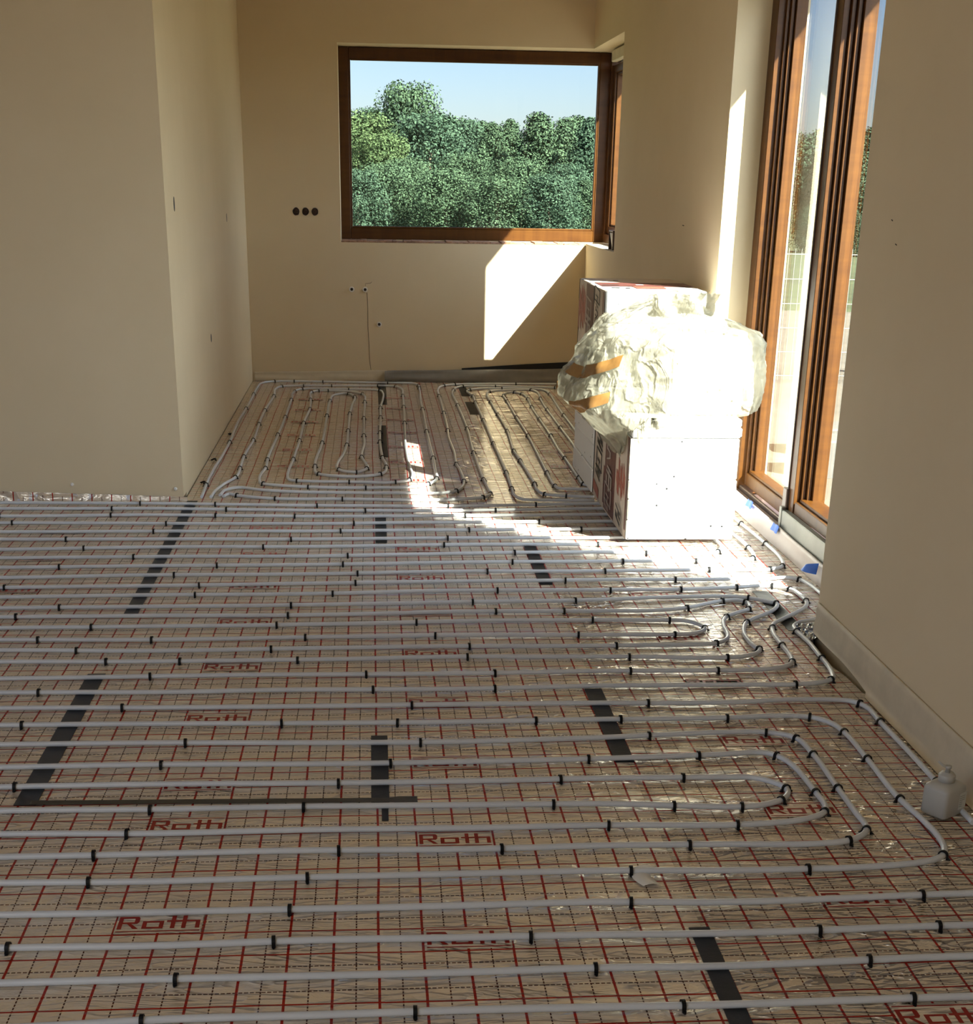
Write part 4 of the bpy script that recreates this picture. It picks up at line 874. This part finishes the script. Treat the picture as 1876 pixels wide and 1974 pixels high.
sp += strokes(5, 4.70, .95, .17, .10, 'box') + strokes(5, 4.71, .85, .2, .11, 'fork') + strokes(5, 4.71, .73, .2, .1, 'box')
wrap_side(pe_, 1.172, 4.215, 5.11, .556, 1.084, sp)
mb = MB()   # printed film on its top
zt = 1.0872
def top(mi, xa, xb, ya, yb, k): mb.add([(xa, ya, zt+.0003*k), (xb, ya, zt+.0003*k), (xb, yb, zt+.0003*k), (xa, yb, zt+.0003*k)], [(0,1,2,3)], mi)
top(1, 1.172, 1.69, 4.75, 5.11, 0); top(2, 1.20, 1.69, 4.50, 4.78, 1); top(3, 1.36, 1.52, 4.36, 4.5, 1); top(4, 1.21, 1.30, 4.55, 4.60, 2); top(4, 1.23, 1.28, 4.38, 4.42, 1); top(4, 1.30, 1.33, 4.36, 4.40, 1); top(1, 1.4, 1.44, 4.6, 4.64, 2); top(1, 1.5, 1.54, 4.62, 4.66, 2); top(6, 1.19, 1.24, 4.9, 4.93, 2); top(6, 1.33, 1.36, 4.92, 4.96, 2)
mb.build('printed_top', PK, pe_)

# ------------------------------------------------------------------ plastic bag with foam offcuts inside
BC = (1.40, 3.80)
def lerp_tab(tab, t):
    for (a, va), (b_, vb) in zip(tab, tab[1:]):
        if t <= b_: return va+(vb-va)*max(0, (t-a))/(b_-a)
    return tab[-1][1]
LEFT = [(.36, .245), (.45, .30), (.56, .42), (.62, .49), (.70, .475), (.80, .43), (.90, .37), (.96, .31), (1.02, .20), (1.07, .12), (1.11, .06)]
RIGHT = [(.36, .30), (.52, .34), (.58, .40), (.68, .43), (.80, .445), (.90, .44), (.95, .40), (.985, .30), (1.02, .19), (1.07, .12), (1.11, .06)]
FRONT = [(.36, .46), (.55, .475), (.62, .475), (.80, .47), (.90, .44), (.97, .36), (1.02, .25), (1.07, .14), (1.11, .06)]
BACK = [(.36, .40), (.60, .42), (.80, .42), (.90, .39), (.97, .30), (1.02, .2), (1.07, .12), (1.11, .06)]
def bag_pt(a, t, off=0.):
    c, s_ = math.cos(a), math.sin(a)
    # hem height per direction: hangs low at the left, rests on the board elsewhere
    wl_ = max(0, -c)**1.2; hem = .592-.20*wl_*(1-.45*max(0, s_)) - .075*max(0, -s_)*max(0, min(1, (-c+.55)))
    z = hem+(1.11-hem)*t
    rx = lerp_tab(LEFT if c < 0 else RIGHT, z); ry = lerp_tab(FRONT if s_ < 0 else BACK, z)
    e = 2/3.6
    X = rx*math.copysign(abs(c)**e, c); Y = ry*math.copysign(abs(s_)**e, s_)
    x, y = BC[0]+X, BC[1]+Y
    d = Vector((c, s_, .25)).normalized()
    f1 = 1-abs(noise.noise(Vector((x*5.5, y*5.5, z*3.2+3))))*2.4
    f2 = 1-abs(noise.noise(Vector((x*13, y*13, z*7+9))))*2.4
    f4 = 1-abs(noise.noise(Vector((x*30, y*30, z*22+1))))*2.2
    f3 = noise.noise(Vector((x*3, y*3, z*3)))
    amp = .028+.03*max(0, (z-.85)/.25)
    k = off + amp*f1*.8 + .017*f2 + .006*f4 + .03*f3 - .032
    p = Vector((x, y, z)) + d*k
    if p.y < 3.345 and z < .60: p.y = 3.322-.004*f2          # hem lying on the front face
    if p.x < 1.166 or p.y < 3.33 or p.x > 1.70: pass
    else: p.z = max(p.z, .590)
    return p
mb = MB(); NA, NT = 210, 110
vs = [bag_pt(2*PI*i/NA, (j/NT)) for j in range(NT+1) for i in range(NA)]
top_i = len(vs); vs.append(Vector((BC[0]+.03, BC[1]-.05, 1.125)))
fs = [(j*NA+i, j*NA+(i+1) % NA, (j+1)*NA+(i+1) % NA, (j+1)*NA+i) for j in range(NT) for i in range(NA)] + [(NT*NA+i, NT*NA+(i+1) % NA, top_i) for i in range(NA)]
mb.add(vs, fs, 0, True)
bag = mb.build('plastic_bag', MAT['film'])
tag(bag, 'crumpled translucent plastic bag with brown tape lying on the front package', 'bag')
mb = MB(); vs = []; n = 40; m = 12      # gathered tuft at the mouth
for j in range(m+1):
    for i in range(n):
        a = 2*PI*i/n; t = j/m; r = .10*(1-t)+.085*t + .03*math.sin(a*5+t*4)*(.4+t) + .02*fbm(math.cos(a), math.sin(a), t, 2.2)
        vs.append((1.43+r*1.35*math.cos(a)+.03*t, 3.66+r*math.sin(a), 1.01+.11*t+.025*fbm(math.cos(a)*2, math.sin(a)*2, t, 2)))
fs = [(j*n+i, j*n+(i+1) % n, (j+1)*n+(i+1) % n, (j+1)*n+i) for j in range(m) for i in range(n)]
mb.add(vs, fs, 0, True); mb.build('gathered_mouth', MAT['film'], bag)
def bag_tape(a0, a1, z0, z1, w):
    mb = MB(); n = 14; vs = []
    for i in range(n+1):
        t = i/n; a = a0+(a1-a0)*t; tt = z0+(z1-z0)*t
        for s_ in range(4):
            vs.append(bag_pt(a, tt+(s_/3-.5)*w, .006))
    fs = [(4*i+k, 4*i+k+1, 4*i+k+5, 4*i+k+4) for i in range(n) for k in range(3)]
    mb.add(vs, fs, 0, True); o = mb.build('packing_tape', MAT['brown_tape'], bag); return o
bag_tape(PI*.98, PI*1.33, .50, .60, .075)
bag_tape(PI*1.06, PI*1.33, .30, .36, .075)
bag_tape(PI*.84, PI*.98, .34, .30, .05)
def block(label, a, b_, rot=0, mat='eps'):
    c = [(p+q)/2 for p, q in zip(a, b_)]
    mb = MB(); mb.rbox(a, b_, .005)
    o = mb.build('foam_offcut' if mat == 'eps' else 'wrapped_slab', MAT[mat], loc=(c[0], c[1], a[2])); o.rotation_euler = (0, 0, rot)
    return tag(o, label, 'foam block', 'contents of the plastic bag')
block('large white foam block inside the plastic bag, in full sun', (1.36, 3.42, .594), (1.70, 3.95, .94), .02)
block('grey wrapped slab inside the bag, lower of two on its left side', (1.02, 3.52, .592), (1.33, 4.10, .70), -.03, 'wrapped')
block('grey wrapped slab inside the bag, upper of two on its left side', (1.06, 3.55, .702), (1.34, 4.05, .83), .05, 'wrapped')

# ------------------------------------------------------------------ white pump bottle
bx, by = 1.531, .355; rb = math.radians(34)
bt = thing('pump_bottle', 'square white pump bottle with a label standing on the foil by the near wall', 'bottle', (bx, by, .004)); bt.rotation_euler = (0, 0, rb)
def bottle_part(mb, name, mat): 
    o = mb.build(name, mat); o.parent = bt; return o
def sq_ring(hx, hy, r, z, n=5):
    out = []
    for cx_, cy_, a0 in ((hx-r, hy-r, 0), (-hx+r, hy-r, PI/2), (-hx+r, -hy+r, PI), (hx-r, -hy+r, 1.5*PI)):
        for k in range(n): a = a0+PI/2*k/(n-1); out.append((cx_+r*math.cos(a), cy_+r*math.sin(a), z))
    return out
mb = MB(); rings = [sq_ring(.043, .036, .012, 0), sq_ring(.047, .040, .012, .005), sq_ring(.047, .040, .012, .074), sq_ring(.045, .038, .013, .083), sq_ring(.034, .029, .014, .0915), sq_ring(.0225, .0225, .0224, .094)]
m = len(rings[0]); vs = [p for r_ in rings for p in r_]
fs = [(j*m+i, j*m+(i+1) % m, (j+1)*m+(i+1) % m, (j+1)*m+i) for j in range(len(rings)-1) for i in range(m)] + [tuple(range(m))[::-1], tuple(range((len(rings)-1)*m, len(rings)*m))]
mb.add(vs, fs, 0, True); bottle_part(mb, 'bottle_body', MAT['bottle'])
mb = MB(); mb.lathe([(.0, .093), (.0225, .093), (.0225, .112), (.020, .115), (.017, .1155), (.017, .119), (.0, .119)], 0, 0, 28); bottle_part(mb, 'bottle_cap', MAT['bottle'])
mb = MB(); mb.lathe([(.0, .118), (.0065, .118), (.006, .131), (.009, .132), (.009, .138), (.0, .139)], 0, 0, 18); mb.tube([(0, 0, .135), (-.012, .008, .139), (-.022, .018, .150)], [.004, .0035, .0025], 8)
bottle_part(mb, 'pump_nozzle', MAT['bottle'])
mb = MB(); mb.box((.012, -.0408, .018), (.044, -.0402, .066))
for i in range(6): mb.box((.013, -.0411, .026+.006*i), (.013+(.013 if i < 3 else .024), -.0404, .0275+.006*i), 1)
bottle_part(mb, 'bottle_label', [plain('grey_label', (.55, .56, .53), .5), plain('label_print', (.22, .23, .23), .5)])

# ------------------------------------------------------------------ wall fittings
for i, (x, lab) in enumerate(((-.600, 'leftmost of three dark round socket holes left of the window'), (-.525, 'middle of three dark round socket holes left of the window'), (-.450, 'dark round socket hole nearest the window, third of three'))):
    mb = MB(); n = 22; rng = random.Random(i); vs = []
    for (rr, dy) in ((.031, -.0025), (.027, -.0022), (.026, .0), (.024, -.0005)):
        for k in range(n): w = 2*PI*k/n; q = rr*(1+.10*fbm(math.cos(w), math.sin(w), i*3, 1.7)); vs.append((x+q*math.cos(w), YB+dy, 1.335+q*math.sin(w)*1.08))
    fs = [(j*n+k, j*n+(k+1) % n, (j+1)*n+(k+1) % n, (j+1)*n+k) for j in range(3) for k in range(n)]
    mb.add(vs[:], fs, 0); o = None
    mb2 = MB(); vs2 = []
    for k in range(n): w = 2*PI*k/n; q = .0275*(1+.10*fbm(math.cos(w), math.sin(w), i*3, 1.7)); vs2.append((x+q*math.cos(w), YB-.0028, 1.335+q*math.sin(w)*1.08))
    mb.add(vs2, [tuple(range(n))], 1)
    for k in range(3): mb.tube([(x-.012+.01*k, YB-.003, 1.322), (x-.008+.012*k, YB-.006, 1.337), (x+.004*k, YB-.004, 1.351)], .0016, 5, 2)
    o = mb.build('socket_box', [MAT['foam'], MAT['hole'], plain('cable_brown', (.09, .04, .025), .5)])
    tag(o, lab, 'wall socket', 'socket holes left of the window')
for x, z, lab in ((-.165, .740, 'white water outlet with dark bore on the back wall, left of the crack'), (-.055, .739, 'white water outlet at the top of the wall crack'), (.058, .464, 'single white water outlet lower on the back wall, right of the crack')):
    t = thing('water_outlet', lab, 'pipe outlet', (x, YB, z), 'water outlets under the window')
    mb = MB(); n = 20; vs = []
    for r, d in ((.021, .0), (.021, -.012), (.0185, -.015), (.012, -.015), (.0115, -.006)):
        for k in range(n): w = 2*PI*k/n; vs.append((x+r*math.cos(w), YB+d, z+r*math.sin(w)))
    mb.add(vs, [(j*n+k, (j+1)*n+k, (j+1)*n+(k+1) % n, j*n+(k+1) % n) for j in range(4) for k in range(n)], 0, False)
    mb.build('outlet_ring', MAT['white_plastic'], t)
    mb = MB(); mb.add([(x+.0118*math.cos(2*PI*k/n), YB-.0062, z+.0118*math.sin(2*PI*k/n)) for k in range(n)], [tuple(range(n))]); mb.build('outlet_bore', MAT['rubber'], t)
def mark(label, pts, r, mat, cat='wall mark', name='wall_mark'):
    mb = MB(); mb.tube(pts, r, 5); return tag(mb.build(name, mat), label, cat)
mark('thin vertical plaster crack down the back wall to the floor foam', [(-.04, YB-.0005, .715), (-.035, YB-.0005, .6), (-.036, YB-.0005, .45), (-.028, YB-.0005, .3), (-.026, YB-.0005, .18), (-.014, YB-.0005, .085)], .0017, MAT['hole'], 'crack', 'plaster_crack')
mark('short bent plaster crack above the middle water outlet', [(-.052, YB-.0005, .765), (-.052, YB-.0005, .785), (-.01, YB-.0005, .79), (.0, YB-.0005, .80)], .0015, MAT['hole'], 'crack', 'plaster_crack')
def slot(label, y, z, w, h):
    mb = MB(); n = 14
    mb.add([(XL+.0012, y+w*math.cos(2*PI*k/n), z+h*math.sin(2*PI*k/n)) for k in range(n)] + [(XL-.004, y+w*math.cos(2*PI*k/n), z+h*math.sin(2*PI*k/n)) for k in range(n)], [tuple(range(n))]+[(k, (k+1) % n, n+(k+1) % n, n+k) for k in range(n)])
    return tag(mb.build('cable_hole', MAT['rubber']), label, 'hole', 'dark holes in the left wall')
slot('large dark cable hole in the left wall near its front corner', 4.62, 1.455, .022, .036)
slot('dark cable hole low in the left wall of the back room', 5.97, .652, .022, .025)
slot('thin dark cable hole high in the left wall towards the back wall', 7.33, 1.322, .016, .028)
for x, z, lab in ((-1.575, .085, 'white plug at the foot of the left front wall, farther from the corner'), (-1.045, .062, 'white plug at the foot of the left front wall, nearer the corner')):
    mb = MB(); mb.tube([(x, YL+.002, z), (x, YL-.006, z), (x, YL-.008, z)], [.009, .009, .005], 12); tag(mb.build('wall_plug', MAT['white_plastic']), lab, 'plug', 'white plugs at the left wall foot')
for y, z, lab in ((1.62, 1.493, 'small dark scuff on the near right wall, upper one'), (1.56, 1.422, 'small dark scuff on the near right wall, lower one')):
    mark(lab, [(XN-.0004, y, z), (XN-.0004, y+.012, z+.003)], .0016, MAT['hole'])
mark('small dark scuff on the far right wall above the rear package', [(XR-.0004, 5.2, 1.371), (XR-.0004, 5.24, 1.372)], .0022, MAT['hole'])
# open metal box in the side window corner
t = thing('metal_box', 'small open black and metal box in the corner of the side window sill', 'box', (1.84, 7.86, 1.119))
mb = MB(); mb.rbox((1.795, 7.78, 1.119), (1.90, 7.792, 1.255), .002); mb.rbox((1.795, 7.95, 1.119), (1.90, 7.96, 1.255), .002); mb.rbox((1.90, 7.78, 1.119), (1.91, 7.96, 1.255), .002); mb.rbox((1.795, 7.78, 1.247), (1.91, 7.96, 1.257), .002)
mb.build('box_shell', MAT['dark_metal'], t)
mb = MB(); mb.add([(1.80, 7.79, 1.12), (1.80, 7.95, 1.24), (1.80, 7.79, 1.24), (1.806, 7.79, 1.12), (1.806, 7.95, 1.24), (1.806, 7.79, 1.24)], [(0,1,2), (5,4,3), (0,3,4,1), (1,4,5,2), (2,5,3,0)]); mb.build('folded_plate', MAT['alu'], t)

# ------------------------------------------------------------------ outside
mb = MB(); n = 24; vs = []
for j in range(n+1):
    for i in range(n+1):
        x = 2.12+8*i/n; y = -8+26*j/n; vs.append((x, y, -.16+.03*fbm(x, y, 0, .9)))
fs = [(j*(n+1)+i, j*(n+1)+i+1, (j+1)*(n+1)+i+1, (j+1)*(n+1)+i) for j in range(n) for i in range(n)]
mb.add(vs, fs, 0, True); o = mb.build('ground_sand', MAT['sand']); o['kind'] = 'structure'
mb = MB(); mb.add([(-90, 9.4, -.30), (120, 9.4, -.30), (120, 170, -.30), (-90, 170, -.30)], [(0,1,2,3)]); mb.add([(10.1, -60, -.20), (120, -60, -.20), (120, 9.4, -.30), (10.1, 9.4, -.30)], [(0,1,2,3)])
o = mb.build('ground_meadow', MAT['grass']); o['kind'] = 'structure'
# welded wire fence
fe = thing('wire_fence', 'pale welded wire fence seen through the near door pane', 'fence', (5.2, 10.2, -.16))
mb = MB(); fy = 10.2
for i in range(80): x = 3.2+.06*i; mb.tube([(x, fy, -.14), (x, fy, 1.05)], .0035, 4, 0, False)
for i in range(6): mb.tube([(3.2, fy, -.10+.22*i), (7.95, fy, -.10+.22*i)], .004, 4, 0, False)
mb.build('wire_panel', MAT['wire'], fe)
for x in (3.2, 5.6, 7.95): mb = MB(); mb.rbox((x-.03, fy-.03, -.16), (x+.03, fy+.03, 1.15), .004); mb.build('fence_post', MAT['wire'], fe)
for a, b_, lab in (((2.75, 5.65, -.17), (3.35, 5.95, .08), 'grey concrete block on the sand outside the near door pane'), ((2.95, 6.4, -.17), (3.6, 6.75, .03), 'grey concrete block outside the door, behind the other block')):
    mb = MB(); mb.rbox(a, b_, .012); tag(mb.build('concrete_block', MAT['concrete'], loc=((a[0]+b_[0])/2, (a[1]+b_[1])/2, a[2])), lab, 'block', 'blocks outside the door')
# trees
def crown_mesh(seed, mat, H, R, n_leaf, leaf, pointy=0.):
    """leafy crown from the ground up: many overlapping leaf clumps, full outline"""
    rng = random.Random(seed); blobs = []; nb = 70
    for k in range(nb):
        t = (k+.5)/nb
        prof = (math.sin(PI*min(1, .22+.70*t))**.5 if not pointy else min(1, 1.15*(1-t)**.75+.05))
        br = R*rng.uniform(.24, .38)*(.55+.45*prof); r = max(0, R*prof-br*.6)*math.sqrt(rng.uniform(.25, 1)); a = k*2.39996+rng.uniform(-.3, .3)
        blobs.append((r*math.cos(a), r*math.sin(a), min(H*(.02+.98*t), H-br*(.9 if not pointy else 1.6)), br))
    mb = MB(); per = n_leaf//nb
    for (bx_, by_, bz, br) in blobs:
        for _ in range(per):
            u = rng.uniform(-1, 1); a = rng.uniform(0, 2*PI); q = math.sqrt(1-u*u); rr = br*rng.uniform(.70, 1.22)
            d = Vector((q*math.cos(a), q*math.sin(a), u*(1.0 if not pointy else 1.5))); c = Vector((bx_, by_, bz))+d*rr
            nrm = (d.normalized()+Vector((rng.uniform(-.8, .8), rng.uniform(-.8, .8), rng.uniform(-.4, .9)))).normalized()
            t1 = nrm.orthogonal().normalized(); t1 = (t1*math.cos(a*3)+nrm.cross(t1)*math.sin(a*3)); t2 = nrm.cross(t1); s_ = leaf*rng.uniform(.6, 1.3)
            k = len(mb.v); mb.v += [tuple(c-t1*s_), tuple(c+t2*s_*.6), tuple(c+t1*s_), tuple(c-t2*s_*.6)]; mb.f.append([k, k+1, k+2, k+3]); mb.m.append(0); mb.sm.append(False)
    return mb.mesh('crown', [mat])
tm = MB(); tm.tube([(0, 0, -.3), (.03, 0, 1.2), (-.04, .05, 2.6), (.02, 0, 4.2)], [.16, .13, .10, .05], 8); trunk_me = tm.mesh('trunk', [MAT['bark']])
VAR = [crown_mesh(11, MAT['leaf_a'], 6, 2.5, 19600, .082), crown_mesh(12, MAT['leaf_b'], 6, 2.4, 19600, .08), crown_mesh(13, MAT['leaf_a'], 6, 2.2, 19600, .08, 1.), crown_mesh(14, MAT['leaf_c'], 6, 2.4, 19600, .08), crown_mesh(15, MAT['leaf_b'], 6, 2.1, 19600, .08, 1.)]
def tree(x, y, h, v, label, wide=1., zb=-.3):
    r = thing('tree', label, 'tree', (x, y, zb), 'trees outside the windows'); s_ = h/6.0
    r.scale = (s_*wide, s_*wide, s_); r.rotation_euler = (0, 0, random.uniform(0, 6.28))
    for nm, me in (('crown', VAR[v]), ('trunk', trunk_me)):
        o = bpy.data.objects.new(nm, me); COL.objects.link(o); o.parent = r
    return r
for args in TREES: tree(*args)
